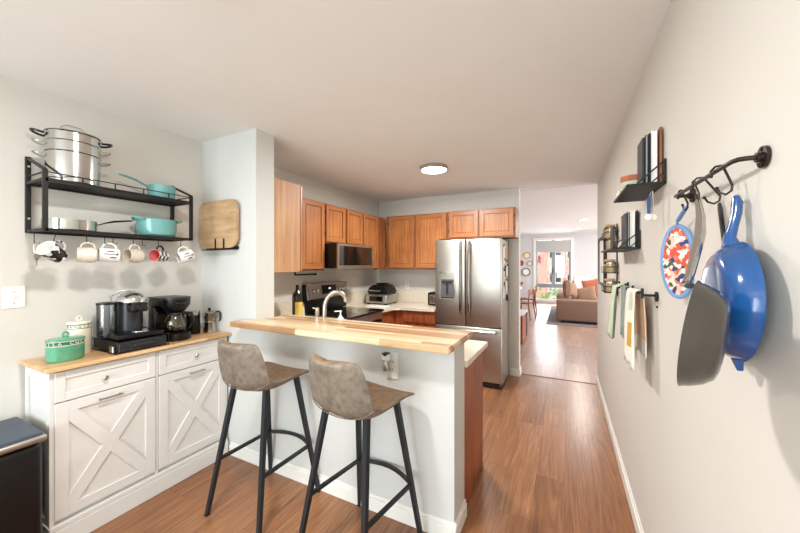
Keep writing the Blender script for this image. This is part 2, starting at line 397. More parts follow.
# wall behind the camera, with an assumed, unseen window opening for the fill lamp
struct(MB().box(-2.82, -2.4, -3.0, -2.88, 0, CEIL).box(0.0, .485, -3.0, -2.88, 0, CEIL).box(-2.4, 0, -3.0, -2.88, 2.35, CEIL).box(-2.4, 0, -3.0, -2.88, 0, .35), 'wall_rear', M['wall'])
wf = struct(MB().box(-2.4, -2.34, -2.97, -2.9, .35, 2.35).box(-.06, 0, -2.97, -2.9, .35, 2.35).box(-1.23, -1.17, -2.97, -2.9, .35, 2.35).box(-2.34, -.06, -2.97, -2.9, 2.29, 2.35).box(-2.34, -.06, -2.97, -2.9, .35, .41), 'window_2', M['trim'])
# living room shell
struct(MB().box(-3.2, -1.06, 14.0, 14.15, 0, 2.64).box(.24, 5.2, 14.0, 14.15, 0, 2.64).box(-1.06, .24, 14.0, 14.15, 2.47, 2.64).box(-1.06, .24, 14.0, 14.15, 0, .14), 'wall_living_far', M['wall_living'])
struct(MB().box(-3.32, -3.2, 4.6, 14.15, 0, 2.64), 'wall_living_left', M['wall_living'])
struct(MB().box(5.2, 5.32, 4.6, 14.15, 0, .5).box(5.2, 5.32, 4.6, 14.15, 2.5, 2.64).box(5.2, 5.32, 4.6, 7, .5, 2.5).box(5.2, 5.32, 12, 14.15, .5, 2.5), 'wall_living_right', M['wall_living'])  # the unseen opening is added to go with the side fill lamp

def baseb(name, pts, h=.10, t=.014):
    """stepped baseboard: pts = list of (x0,x1,y0,y1, side) boxes against walls"""
    mb = MB()
    for x0, x1, y0, y1, sd in pts:
        mb.box(x0, x1, y0, y1, 0, h-.022, bev=.002)
        if sd == 'x-': mb.box(x0+t*.45, x1, y0, y1, h-.022, h, bev=.002)
        if sd == 'x+': mb.box(x0, x1-t*.45, y0, y1, h-.022, h, bev=.002)
        if sd == 'y-': mb.box(x0+(t*.45 if x0 < -2 else 0), x1, y0+t*.45, y1, h-.022, h, bev=.002)
    return struct(mb, name, M['trim'])
baseb('baseboard_right', [(XR-.014, XR, -2.88, 4.81, 'x-')])
baseb('baseboard_peninsula', [(-2.34, -.516, JY-.014, JY, 'y-'), (-.53, -.516, JY, JY+.205, 'x+')])
baseb('baseboard_left', [(XL, XL+.014, -2.88, .18, 'x+')])
baseb('baseboard_back', [(-.655, -.531, YK-.014, YK, 'y-'), (-.545, -.531, YK, YK+.164, 'x+')])
baseb('baseboard_living', [(-3.2, 5.2, 13.984, 14.0, 'y-')], h=.12)

# living-room window
win = struct(MB().box(-1.12, -1.02, 13.97, 14.02, .10, 2.53).box(.20, .30, 13.97, 14.02, .10, 2.53).box(-1.02, .20, 13.97, 14.02, 2.44, 2.53).box(-1.12, .30, 13.94, 14.02, .06, .16), 'window_1', M['trim'])
struct(MB().box(-1.02, .20, 14.03, 14.08, .60, .70).box(-1.02, -.96, 14.03, 14.08, .7, 2.44).box(.14, .20, 14.03, 14.08, .7, 2.44).box(-.46, -.34, 14.03, 14.08, .7, 2.44)
       .box(-.96, -.46, 14.035, 14.075, .7, .75).box(-.34, .14, 14.035, 14.075, .7, .75), 'sash', M['sash'], win)
struct(MB().box(-.43, -.40, 13.99, 14.03, 1.15, 1.35, bev=.004), 'handle', M['black_metal'], win)
struct(MB().box(-1.0, .18, 14.05, 14.054, .16, 2.44), 'pane', M['glassm'], win)
sh = MB()
for i in range(4): sh.box(-1.0, .18, 13.985-.005*i, 14.0, 2.03+i*.095, 2.03+i*.095+.10, bev=.004)
sh.box(-1.01, .19, 13.97, 14.0, 1.98, 2.03, bev=.008)
tag(fin(sh, 'roman_shade', M['shade'], org=(-.4, 14, 2)), 'grey folded roman shade at the top of the far window', 'window shade')

# buildings and planting seen through the far window
b = thing('apartment_building', 'salmon brick building seen through the far living room window', 'building', (-.5, 24, 0))
fin(MB().box(-4.5, -1.05, 24, 25, -1.5, 8), 'brick_wall', M['brick'], b)
fin(MB().box(-1.05, -.1, 24.3, 25, -1.5, 8), 'pale_bay', M['stucco'], b)
fin(MB().box(-.1, 3.5, 24.0, 25, -1.5, 8), 'brick_wall', M['brick'], b)
for (x0, x1, z0, z1, yy) in ((-.95, -.2, 1.9, 2.75, 24.3), (-.95, -.2, .3, 1.0, 24.3), (.1, .55, 1.9, 2.75, 24.0), (.1, .6, .3, .9, 24.0), (-1.95, -1.45, 1.6, 2.1, 24.0)):
    g = fin(MB().box(x0, x1, yy-.05, yy, z0, z1).box(x0+.05, (x0+x1)/2-.02, yy-.06, yy-.04, z0+.05, z1-.05, 1).box((x0+x1)/2+.02, x1-.05, yy-.06, yy-.04, z0+.05, z1-.05, 1), 'window', [M['trim'] if x0 > -1.2 else M['paper_r'], M['grey_plastic'] if x0 > -1.2 else M['paper_r']], b)
tag(fin(MB().box(-8, 8, 15, 26, -1.6, -1.5), 'street_ground', M['stucco'], org=(0, 20, -1.5)), 'pale paved ground outside the far window', 'ground', kind='structure')
for i, (x, y, r, lab) in enumerate(((-1.35, 17.0, .62, 'leafy green shrub low behind left pane of far window'), (-.45, 17.3, .5, 'smaller green shrub low behind right pane of far window'))):
    mb = MB()
    for k in range(110):
        d = Vector((random.gauss(0, 1), random.gauss(0, 1), random.gauss(0, 1))).normalized()*r*random.uniform(.65, 1)
        p = Vector((x, y, -.15))+d; q = Vector((random.gauss(0, 1), random.gauss(0, 1), random.gauss(0, 1))).normalized()
        a = q.orthogonal().normalized()*.11; bb = q.cross(a).normalized()*.06
        vs = [mb.v(p-a), mb.v(p+bb), mb.v(p+a), mb.v(p-bb)]; mb.f(vs)
    t = thing('garden_shrub', lab, 'shrub', (x, y, -1.5))
    fin(mb, 'foliage', M['leaf'], t); fin(MB().tube([(x, y, -1.5), (x, y, -.1)], .05, 6), 'stem', M['chairwood'], t)

# ------------------------------------------------------------------ ceiling lights
def flush(x, y, z, r, label, lampmat, power, col):
    t = thing('ceiling_light', label, 'ceiling light', (x, y, z))
    fin(MB().lathe([(r, z-.001), (r, z-.030), (r-.012, z-.036), (r-.012, z-.028)], (x, y, 0), 40, cap1=False), 'rim', M['lamprim'], t)
    fin(MB().lathe([(r-.013, z-.026), (r-.013, z-.036), (r*.7, z-.046), (.01, z-.05)], (x, y, 0), 40), 'diffuser', lampmat, t)
    l = area('bulb', (0, 0, -.06), (0, 0, 0), r*1.7, 0, power, col, 'DISK'); l.parent = t
    return t
flush(-1.218, 3.205, CEIL, .145, 'lit round flush ceiling light over the kitchen', M['lamp'], 48, (1.0, .97, .92))
flush(-1.11, .60, CEIL, .13, 'round flush ceiling light cut off by the top of the photo', M['lamp_off'], 32, (1.0, .98, .96))
for x, y, lab in ((.41, 9.55, 'recessed can light nearer the kitchen in living room ceiling'), (.40, 11.9, 'recessed can light farther off in living room ceiling')):
    t = thing('recessed_light', lab, 'ceiling light', (x, y, 2.64), 'recessed lights in the living room ceiling')
    fin(MB().lathe([(.11, 2.639), (.11, 2.63), (.08, 2.632)], (x, y, 0), 28, cap1=False), 'trim_ring', M['trim'], t)
    fin(MB().lathe([(.08, 2.638), (.08, 2.631)], (x, y, 0), 28), 'lens', M['lamp'], t)
    l = area('bulb', (0, 0, -.03), (0, 0, 0), .14, 0, 30, (1, .95, .88), 'DISK'); l.parent = t

# ------------------------------------------------------------------ upper cabinets
def hinge(mb, ax, plane, out, a, z, m=1):
    if ax == 'x': mb.box(plane-out*.003, plane+out*.003, a-.004, a+.004, z-.022, z+.022, m)
    else: mb.box(a-.004, a+.004, plane-out*.003, plane+out*.003, z-.022, z+.022, m)

def upper(label, box, doors, ax, plane, out, fr='oak_dark', loc=None, hinges=True):
    x0, x1, y0, y1, z0, z1 = box
    t = thing('wall_cabinet', label, 'cabinet', ((x0+x1)/2, (y0+y1)/2, z0), 'oak wall cabinets')
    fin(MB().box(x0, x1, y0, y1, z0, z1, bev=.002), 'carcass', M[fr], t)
    for (a0, a1, d0, d1, hs) in doors:
        mb = MB(); panel_door(mb, ax, plane, out, a0, a1, d0, d1, .050, .02, .013, 0, 2, True, 1)
        d = fin(mb, 'door', [M['oak'], M['oak_rail'], M['oak_panel']], t)
        if hs:
            for zz in (d0+.09, d1-.09):
                hb = MB(); hinge(hb, ax, plane-out*.015, out, hs, zz, 0); fin(hb, 'hinge', M['black_metal'], d)
    return t
F = -2.39   # carcass front of the left run
upper('plain pale oak side of wall cabinet beside the white wall end', (XL+.002, JX+.002, JY+.172, 2.155, 1.42, 2.172), [(-2.68, JX+.006, 1.43, 2.165, 0)], 'y', 2.176, 1, 'oak_pale')
upper('tall oak wall cabinet left of the microwave', (XL+.002, F, 2.50, 2.875, 1.42, 2.17), [(2.515, 2.862, 1.438, 2.158, 2.868)], 'x', -2.37, 1)
upper('short two-door oak wall cabinet above the microwave', (XL+.002, F, 2.877, 3.635, 1.725, 2.17), [(2.895, 3.248, 1.742, 2.158, 2.888), (3.285, 3.622, 1.742, 2.158, 3.63)], 'x', -2.37, 1)
upper('narrow oak wall cabinet between microwave and corner', (XL+.002, F, 3.637, 4.268, 1.42, 2.17), [(3.655, 4.03, 1.438, 2.158, 0)], 'x', -2.37, 1)
upper('two-door oak wall cabinet on the back wall left of the refrigerator', (-2.388, -1.432, 4.29, YK-.002, 1.42, 2.20), [(-2.335, -1.93, 1.438, 2.186, -2.345), (-1.893, -1.450, 1.438, 2.186, -1.44)], 'y', 4.27, -1)
upper('short two-door oak wall cabinet above the refrigerator', (-1.43, -.547, 4.29, YK-.002, 1.83, 2.205), [(-1.404, -1.012, 1.85, 2.19, -1.413), (-.985, -.570, 1.85, 2.19, -.560)], 'y', 4.27, -1)

# ------------------------------------------------------------------ base cabinets and counters
def base(label, box, doors, ax, plane, out, drawers=(), m='cherry'):
    x0, x1, y0, y1, z0, z1 = box
    t = thing('base_cabinet', label, 'cabinet', ((x0+x1)/2, (y0+y1)/2, 0))
    fin(MB().box(x0, x1, y0, y1, z0, z1, bev=.002), 'carcass', M[m], t)
    for (a0, a1, d0, d1) in doors:
        mb = MB(); panel_door(mb, ax, plane, out, a0, a1, d0, d1, .05, .018, .007, raised=True); fin(mb, 'door', M[m], t)
    for (a0, a1, d0, d1) in drawers:
        mb = MB()
        if ax == 'y': mb.box(a0, a1, plane, plane-out*.018, d0, d1, bev=.004)
        else: mb.box(plane-out*.018, plane, a0, a1, d0, d1, bev=.004)
        fin(mb, 'drawer', M[m], t)
    return t
base('reddish wood end of the peninsula base cabinets', (-2.0, -.54, JY+.202, 2.43, 0, .873), [(-1.98, -1.3, .12, .70), (-1.28, -.57, .12, .70)], 'y', 2.449, 1, [(-1.98, -1.3, .72, .86), (-1.28, -.57, .72, .86)])
base('base cabinet left of the stove under the stone counter', (XL+.002, -2.09, 2.02, 2.83, 0, .873), [(2.46, 2.82, .12, .70)], 'x', -2.071, 1, [(2.46, 2.82, .72, .86)])
base('corner base cabinet between stove and back wall', (XL+.002, -2.09, 3.612, YK-.002, 0, .873), [], 'x', -2.071, 1)
base('reddish wood base cabinet on the back wall left of the refrigerator', (-2.088, -1.50, 4.0, YK-.002, 0, .873), [(-1.96, -1.51, .12, .68)], 'y', 3.981, -1, [(-1.96, -1.51, .715, .845)])
ct = MB().prism([(-2.03, JY+.203), (-.512, JY+.203), (-.512, 2.475), (-1.98, 2.475), (-2.055, 2.55), (-2.055, 2.836), (XL+.003, 2.836), (XL+.003, JY+.203)], 'z', .875, .91, bev=.004)
cto = fin(ct, 'stone_counter', M['stone'], org=(-1.3, 2.2, .875)); tag(cto, 'cream stone counter with the sink behind the wooden bar top', 'countertop')
sk = MB().box(-1.78, -1.02, 2.10, 2.11, .912, .914).box(-1.78, -1.02, 2.42, 2.43, .912, .914).box(-1.78, -1.77, 2.11, 2.42, .912, .914).box(-1.03, -1.02, 2.11, 2.42, .912, .914).box(-1.77, -1.03, 2.11, 2.42, .911, .9125)
tag(fin(sk, 'kitchen_sink', M['steel'], org=(-1.4, 2.26, .912)), 'stainless sink set in the peninsula counter', 'sink')
c2 = fin(MB().prism([(XL+.003, 3.606), (-2.055, 3.606), (-2.055, 3.87), (-1.98, 3.955), (-1.497, 3.955), (-1.497, YK-.003), (XL+.003, YK-.003)], 'z', .875, .91, bev=.004), 'stone_counter', M['stone'], org=(-2.2, 4.2, .875))
tag(c2, 'cream stone corner counter under the grill and toaster', 'countertop')
bs = MB().box(-2.68, -1.50, YK-.022, YK-.001, .911, 1.09, bev=.002).box(XL+.001, XL+.022, 3.606, YK-.001, .911, 1.09, bev=.002)
tag(fin(bs, 'backsplash', M['stone'], c2), 'cream stone backsplash', 'x')
for k in ('category',):
    o = [q for q in c2.children][0]
    if k in o: del o[k]
bs2 = fin(MB().box(XL+.001, XL+.022, 1.92, 2.836, .911, 1.09, bev=.002), 'backsplash', M['stone'], cto)

# bar top of butcher block
bt = MB().prism([(-2.18, 1.556), (-.508, 1.556), (-.508, 2.02), (-2.052, 2.02), (-2.052, JY-.002), (-2.18, JY-.002)], 'z', 1.035, 1.07, bev=.006)
tag(fin(bt, 'butcher_block_counter', M['butcher'], org=(-1.3, 1.8, 1.035)), 'butcher block bar top of mixed light and dark wood strips', 'bar counter')

# ------------------------------------------------------------------ stove
t = thing('stove', 'black and stainless electric stove under the microwave', 'stove', (-2.36, 3.22, 0))
fin(MB().box(-2.69, -2.09, 2.842, 3.60, 0.03, .905, bev=.003), 'body', M['black_plastic'], t)
fin(MB().box(-2.63, -2.03, 2.842, 3.60, .906, .925, bev=.004), 'cooktop', M['black_gloss'], t)
mb = MB()
for (x, y, r) in ((-2.45, 3.03, .085), (-2.2, 3.03, .10), (-2.45, 3.42, .075), (-2.2, 3.42, .085)):
    mb.lathe([(r, .9255), (r, .9262), (r-.004, .9262), (r-.004, .9255)], (x, y, 0), 32, cap0=False, cap1=False)
fin(mb, 'burner_ring', M['grey_plastic'], t)
# slanted control panel
bk = MB().prism([(-2.69, .93), (-2.615, .93), (-2.60, 1.09), (-2.625, 1.25), (-2.69, 1.25)], 'y', 2.85, 3.60, bev=.003)
fin(bk, 'backguard', M['black_plastic'], t)
pn = fin(MB().prism([(-2.601, 1.085), (-2.590, 1.085), (-2.612, 1.262), (-2.69, 1.262), (-2.69, 1.252), (-2.626, 1.252)], 'y', 2.86, 3.60, bev=.002), 'control_panel', M['steel'], t)
fin(MB().prism([(-2.605, 1.08), (-2.586, 1.08), (-2.610, 1.265), (-2.625, 1.265)], 'y', 2.845, 2.865), 'panel_end_trim', M['chrome'], t)
fin(MB().prism([(-2.5945, 1.13), (-2.590, 1.13), (-2.603, 1.235), (-2.607, 1.235)], 'y', 3.09, 3.36), 'display', M['black_gloss'], pn)
fin(MB().prism([(-2.5955, 1.185), (-2.594, 1.185), (-2.5965, 1.205), (-2.598, 1.205)], 'y', 3.21, 3.25), 'clock', M['led'], pn)
for y in (2.93, 3.0, 3.41, 3.465, 3.52, 3.57):
    fin(MB().disc((-2.588, y, 1.175), (1, 0, .12), .022, .03, 16).box(-2.573, -2.566, y-.004, y+.004, 1.157, 1.195), 'knob', M['steel_h'], pn)
fin(MB().box(-2.089, -2.055, 2.85, 3.592, .25, .80, bev=.004), 'oven_door', M['black_gloss'], t)
fin(MB().box(-2.088, -2.05, 2.85, 3.592, .81, .90, bev=.004), 'front_rail', M['steel'], t)
fin(MB().tube([(-2.06, 2.93, .76), (-2.01, 2.93, .76), (-2.01, 3.51, .76), (-2.06, 3.51, .76)], .011, 8), 'door_handle', M['steel_h'], t)
fin(MB().box(-2.089, -2.055, 2.85, 3.592, .05, .235, bev=.004), 'storage_drawer', M['steel'], t)

# ------------------------------------------------------------------ microwave
t = thing('microwave', 'over-the-range microwave with dark window and steel frame', 'microwave', (-2.45, 3.24, 1.44))
fin(MB().box(XL+.003, -2.225, 2.885, 3.625, 1.442, 1.722, bev=.003), 'body', M['black_plastic'], t)
d = fin(MB().box(-2.224, -2.205, 2.885, 3.625, 1.455, 1.475).box(-2.224, -2.205, 2.885, 3.625, 1.695, 1.718).box(-2.224, -2.205, 2.885, 2.91, 1.475, 1.695).box(-2.224, -2.205, 3.59, 3.625, 1.475, 1.695), 'door_frame', M['steel'], t)
fin(MB().box(-2.223, -2.209, 2.91, 3.59, 1.475, 1.695), 'door_window', M['black_gloss'], d)
fin(MB().box(-2.26, -2.205, 2.885, 3.625, 1.435, 1.453, bev=.002), 'vent_grille', M['steel'], t)
# under-cabinet paper towel bar
pt = MB().tube([(-2.55, 2.60, 1.418), (-2.55, 2.60, 1.375), (-2.55, 2.91, 1.375)], .009, 8).disc((-2.55, 2.60, 1.413), (0, 0, 1), .02, .01).sphere((-2.55, 2.915, 1.375), .015)
tag(fin(pt, 'paper_towel_holder', M['black_metal'], org=(-2.55, 2.6, 1.418)), 'empty black paper towel bar under the tall oak cabinet', 'paper towel holder')

# ------------------------------------------------------------------ refrigerator
fy = 3.972
t = thing('refrigerator', 'stainless french door refrigerator with water dispenser', 'refrigerator', (-1.08, 4.27, 0))
fin(MB().box(-1.485, -.672, 4.055, 4.575, .03, 1.79, bev=.004), 'body', M['nickel'], t)
dl = fin(MB().box(-1.49, -1.102, fy, 4.052, .735, 1.80, bev=.012, seg=3), 'door', M['steel'], t)
dr = fin(MB().box(-1.092, -.666, fy, 4.052, .735, 1.80, bev=.012, seg=3), 'door', M['steel'], t)
dz = fin(MB().box(-1.49, -.666, fy, 4.052, .075, .722, bev=.012, seg=3), 'freezer_drawer', M['steel'], t)
for d_, x, sgn in ((dl, -1.150, 1), (dr, -1.040, -1)):
    pts = [(x, fy-.002, .87), (x, fy-.045, .90)] + [(x+sgn*0.004*math.sin(PI*k/8), fy-.050-.012*math.sin(PI*k/8), .92+.80*k/8) for k in range(9)] + [(x, fy-.045, 1.745), (x, fy-.002, 1.77)]
    fin(MB().tube(pts, .014, 10), 'handle', M['steel_h'], d_)
fin(MB().tube([(-1.43, fy-.002, .675), (-1.42, fy-.045, .68), (-.735, fy-.045, .68), (-.725, fy-.002, .675)], .017, 10), 'handle', M['steel_h'], dz)
dp = fin(MB().box(-1.43, -1.415, fy-.004, fy+.002, 1.05, 1.395).box(-1.24, -1.225, fy-.004, fy+.002, 1.05, 1.395).box(-1.415, -1.24, fy-.004, fy+.002, 1.38, 1.395).box(-1.415, -1.24, fy-.004, fy+.002, 1.05, 1.062), 'dispenser_frame', M['chrome'], dl)
fin(MB().box(-1.415, -1.24, fy-.003, fy-.001, 1.062, 1.30), 'dispenser_recess', mat('mid_grey_recess', (96, 96, 96), .4, .3), dl)
fin(MB().box(-1.415, -1.24, fy-.004, fy-.001, 1.30, 1.38), 'dispenser_panel', M['steel_h'], dl)
fin(MB().box(-1.395, -1.26, fy-.022, fy-.003, 1.255, 1.285, bev=.004).box(-1.34, -1.315, fy-.018, fy-.003, 1.12, 1.255).box(-1.41, -1.245, fy-.025, fy-.003, 1.062, 1.075), 'dispenser_lever', M['grey_plastic'], dl)
tx = MB(); add_text(tx, 'Whirlpool', .022, lambda p: (-.86+p.x, fy-.0012-p.z*.5, 1.735+p.y)); fin(tx, 'badge', M['chrome'], dr)
fin(MB().box(-1.47, -.69, 4.0, 4.05, .01, .07), 'toe_grille', M['grey_plastic'], t)
fin(MB().box(-.76, -.69, 4.03, 4.12, 1.80, 1.815).box(-1.46, -1.39, 4.03, 4.12, 1.80, 1.815), 'hinge_cover', M['grey_plastic'], t)
# papers and magnets on the right side of the refrigerator
fx = -.6715
def note(name, y0, y1, z0, z1, m, label, cat, mag=None, th=.002, d0=0):
    t = thing(name, label, cat, (fx, (y0+y1)/2, z0), 'papers and magnets on the refrigerator side')
    fin(MB().box(fx+.0005+d0, fx+d0+th, y0, y1, z0, z1), 'sheet', M[m], t)
    if mag:
        my, mz, mm = mag
        fin(MB().box(fx+d0+th, fx+d0+th+.012, my-.014, my+.014, mz-.014, mz+.014, bev=.003), 'magnet', M[mm], t)
note('long_notepad', 4.08, 4.17, 1.46, 1.74, 'paper', 'long white notepad held on refrigerator side nearest the door', 'notepad', (4.125, 1.72, 'ink'), .006)
note('photo_strip', 4.19, 4.26, 1.50, 1.73, 'paper', 'white photo strip with black magnet beside the long notepad', 'photo', (4.22, 1.55, 'ink'), .003)
note('greeting_card', 4.08, 4.20, 1.28, 1.43, 'speckle', 'pinkish greeting card under the long notepad on refrigerator side', 'card', (4.14, 1.42, 'ink'), .008)
note('printed_card', 4.28, 4.42, 1.52, 1.70, 'cork', 'tan card with a dark magnet high on refrigerator side', 'card', (4.35, 1.53, 'paper_d'), .003)
note('postcard', 4.22, 4.34, 1.33, 1.47, 'paper_d', 'dark postcard in the middle of the refrigerator side', 'postcard', (4.28, 1.46, 'paper_r'), .003)
note('shopping_list', 4.36, 4.46, 1.34, 1.49, 'paper', 'small white list toward the back of refrigerator side', 'paper', (4.41, 1.48, 'ink'), .003)
note('invitation_card', 4.08, 4.17, 1.08, 1.25, 'paper', 'white card lowest on the refrigerator side near the door', 'card', (4.12, 1.24, 'paper_r'), .01)
note('ticket', 4.20, 4.27, 1.17, 1.27, 'ink', 'small black ticket right of the lowest white card', 'ticket', None, .006)
note('takeout_menu', 4.29, 4.42, 1.14, 1.30, 'speckle', 'beige folded menu low on the refrigerator side', 'menu', (4.35, 1.29, 'ink'), .004)
cl = MB().box(fx+.0005, fx+.02, 4.36, 4.41, 1.02, 1.10, bev=.006)
tag(fin(cl, 'magnetic_clip', M['bronze'], org=(fx, 4.38, 1.02)), 'dark bronze clip at the bottom of the refrigerator papers', 'magnet', 'papers and magnets on the refrigerator side')

# ------------------------------------------------------------------ things on the kitchen counters
# faucet
t = thing('kitchen_faucet', 'brushed steel gooseneck faucet rising behind the bar top', 'faucet', (-1.708, 2.055, .91))
fin(MB().lathe([(.028, .911), (.028, .925), (.020, .935), (.017, .96)], (-1.708, 2.055, 0), 20), 'base', M['nickel'], t)
pts = [(-1.708, 2.055, .93), (-1.708, 2.055, 1.03), (-1.706, 2.057, 1.10)]
for k in range(1, 12):
    a = PI - k*PI*.78/11
    pts.append((-1.706+.075+.075*math.cos(a), 2.057+.055+.055*math.cos(a), 1.13+.135*math.sin(a)))
fin(MB().tube(pts, [.0175]*3+[.0165]*11, 12), 'spout', M['nickel'], t)
fin(MB().tube([pts[-1], (pts[-1][0]+.003, pts[-1][1]+.003, pts[-1][2]-.03)], .019, 12), 'spray_head', M['nickel'], t)
t = thing('side_sprayer', 'small chrome sprayer handle left of the faucet', 'sprayer', (-1.755, 2.03, .91))
fin(MB().lathe([(.020, .911), (.018, .93), (.011, .95), (.012, 1.07), (.017, 1.09), (.017, 1.14), (.008, 1.147)], (-1.755, 2.03, 0), 16), 'body', M['chrome'], t)
fin(MB().bar((-1.755, 2.03, 1.135), (-1.785, 2.01, 1.140), .012, .008), 'trigger', M['chrome'], t)
t = thing('soap_dispenser', 'white pump soap dispenser right of the faucet', 'soap dispenser', (-1.555, 2.065, .91))
fin(MB().lathe([(.024, .911), (.026, .92), (.026, 1.065), (.013, 1.08), (.010, 1.09)], (-1.555, 2.065, 0), 20), 'bottle', M['white_cer'], t)
fin(MB().lathe([(.006, 1.09), (.006, 1.118), (.012, 1.120), (.012, 1.127)], (-1.555, 2.065, 0), 12).bar((-1.555, 2.065, 1.123), (-1.60, 2.05, 1.120), .010, .007), 'pump', M['white_cer'], t)
# olive oil bottle
t = thing('oil_bottle', 'tall dark olive oil bottle with a yellow label', 'bottle', (-2.48, 2.56, .91))
fin(MB().lathe([(.048, .911), (.052, .92), (.052, 1.15), (.045, 1.185), (.020, 1.212), (.015, 1.235)], (-2.48, 2.56, 0), 24), 'bottle', M['oil'], t)
fin(MB().lathe([(.016, 1.235), (.016, 1.272), (.013, 1.275)], (-2.48, 2.56, 0), 16), 'cap', M['black_plastic'], t)
lb = MB()
for k in range(12):
    a0 = R(-70+k*9); a1 = a0+R(9)
    P = [(-2.48+0.0528*math.cos(a), 2.56+0.0528*math.sin(a)) for a in (a0, a1)]
    vs = [lb.v((P[0][0], P[0][1], .93)), lb.v((P[1][0], P[1][1], .93)), lb.v((P[1][0], P[1][1], 1.10)), lb.v((P[0][0], P[0][1], 1.10))]; lb.f(vs)
fin(lb, 'label_band', M['yellow_lab'], t)['label'] = 'yellow and green label'
t = thing('pepper_shaker', 'small pale shaker between the oil bottle and the stove', 'shaker', (-2.50, 2.66, .91))
fin(MB().lathe([(.020, .911), (.022, .92), (.018, 1.0), (.016, 1.04)], (-2.50, 2.66, 0), 16), 'body', M['cream'], t)
fin(MB().lathe([(.017, 1.04), (.017, 1.065), (.008, 1.075)], (-2.50, 2.66, 0), 16), 'cap', M['nickel'], t)
# countertop grill in the corner
t = thing('countertop_grill', 'domed black and steel countertop grill in the kitchen corner', 'grill', (-2.43, 4.22, .91))
fin(MB().box(-2.61, -2.25, 4.06, 4.42, .925, 1.06, bev=.02, seg=2), 'base', M['steel'], t)
gl = []
for k in range(9):
    a = PI*k/8
    gl.append((-2.43-.17*math.cos(a), 1.06+.14*math.sin(a)**.8))
fin(MB().prism(gl, 'y', 4.075, 4.41, bev=.02), 'lid', M['black_plastic'], t)
fin(MB().tube([(-2.52, 4.07, 1.11), (-2.52, 4.02, 1.115), (-2.34, 4.02, 1.115), (-2.34, 4.07, 1.11)], .010, 8), 'handle', M['steel_h'], t)
fin(MB().box(-2.54, -2.32, 4.052, 4.061, .955, 1.03, bev=.003), 'control_panel', M['black_gloss'], t)
fin(MB().box(-2.50, -2.36, 4.18, 4.30, 1.19, 1.215, bev=.008), 'top_vent', M['black_plastic'], t)
fin(MB().box(-2.59, -2.55, 4.08, 4.12, .911, .926).box(-2.31, -2.27, 4.08, 4.12, .911, .926).box(-2.59, -2.55, 4.36, 4.40, .911, .926).box(-2.31, -2.27, 4.36, 4.40, .911, .926), 'foot', M['rubber'], t)
tag(fin(MB().box(-2.44, -2.14, 3.80, 3.96, .911, .922, bev=.004), 'folded_dishcloth', M['paper'], org=(-2.3, 3.88, .911)), 'folded white cloth on the counter in front of the grill', 'cloth')
t = thing('toaster', 'black toaster with steel side half hidden by the refrigerator', 'toaster', (-1.64, 4.36, .91))
fin(MB().box(-1.715, -1.56, 4.26, 4.50, .918, 1.10, bev=.022, seg=3), 'body', M['black_plastic'], t)
fin(MB().box(-1.685, -1.60, 4.254, 4.261, .945, 1.07, bev=.003), 'end_plate', M['steel_h'], t)
fin(MB().box(-1.65, -1.63, 4.235, 4.254, 1.03, 1.045), 'lever', M['black_plastic'], t)

def outlet(name, ax, plane, out, a, z, label, w=.072, h=.115, cat='outlet', face='duplex'):
    t = thing(name, label, cat, ((plane, a, z) if ax == 'x' else (a, plane, z)))
    def bx(mb, a0, a1, z0, z1, d0, d1, m=0, bev=0):
        if ax == 'x': mb.box(plane+out*d0, plane+out*d1, a0, a1, z0, z1, m, bev)
        else: mb.box(a0, a1, plane+out*d0, plane+out*d1, z0, z1, m, bev)
    mb = MB(); bx(mb, a-w/2, a+w/2, z-h/2, z+h/2, .0005, .006, 0, .002); fin(mb, 'cover_plate', M['trim'], t)
    if face == 'duplex':
        for dz_ in (-.022, .022):
            mb = MB(); bx(mb, a-.016, a+.016, z+dz_-.014, z+dz_+.014, .006, .0085, 0, .001); o = fin(mb, 'socket', M['white_cer'], t)
            mb = MB(); bx(mb, a-.008, a-.005, z+dz_-.006, z+dz_+.006, .0086, .0092); bx(mb, a+.005, a+.008, z+dz_-.006, z+dz_+.006, .0086, .0092); fin(mb, 'slot', M['ink'], o)
    else:
        mb = MB(); bx(mb, a-.006, a+.006, z-.012, z+.012, .006, .009); bx(mb, a-.004, a+.004, z+.0, z+.012, .008, .020, 0, .001); fin(mb, 'toggle', M['white_cer'], t)
        mb = MB(); bx(mb, a-.003, a+.003, z+.027, z+.033, .006, .007); bx(mb, a-.003, a+.003, z-.033, z-.027, .006, .007); fin(mb, 'screw', M['nickel'], t)
    return t
outlet('wall_outlet', 'y', YK, -1, -2.19, 1.135+.03, 'white outlet on the kitchen back wall right of the grill')
outlet('light_switch', 'x', XL, 1, .655, 1.303, 'white light switch plate on the left wall below the shelf', .085, .12, 'light switch', 'toggle')
outlet('wall_outlet', 'y', JY, -1, -.905, .893, 'white outlet under the bar top holding a plug-in', .078, .16)
t = thing('plug_in_air_freshener', 'white plug-in with clear bulb in the outlet under the bar', 'air freshener', (-.925, JY-.01, .93))
fin(MB().box(-.955, -.905, JY-.05, JY-.011, .925, .965, bev=.006), 'housing', M['white_cer'], t)
fin(MB().lathe([(.012, .965), (.020, .955)], (-.93, JY-.035, 0), 16).box(-.95, -.91, JY-.055, JY-.011, .962, .970, bev=.003), 'cap', M['grey_plastic'], t)
fin(MB().lathe([(.006, .862), (.018, .868), (.022, .888), (.016, .908), (.010, .926)], (-.93, JY-.032, 0), 18), 'bulb', M['nickel'], t)

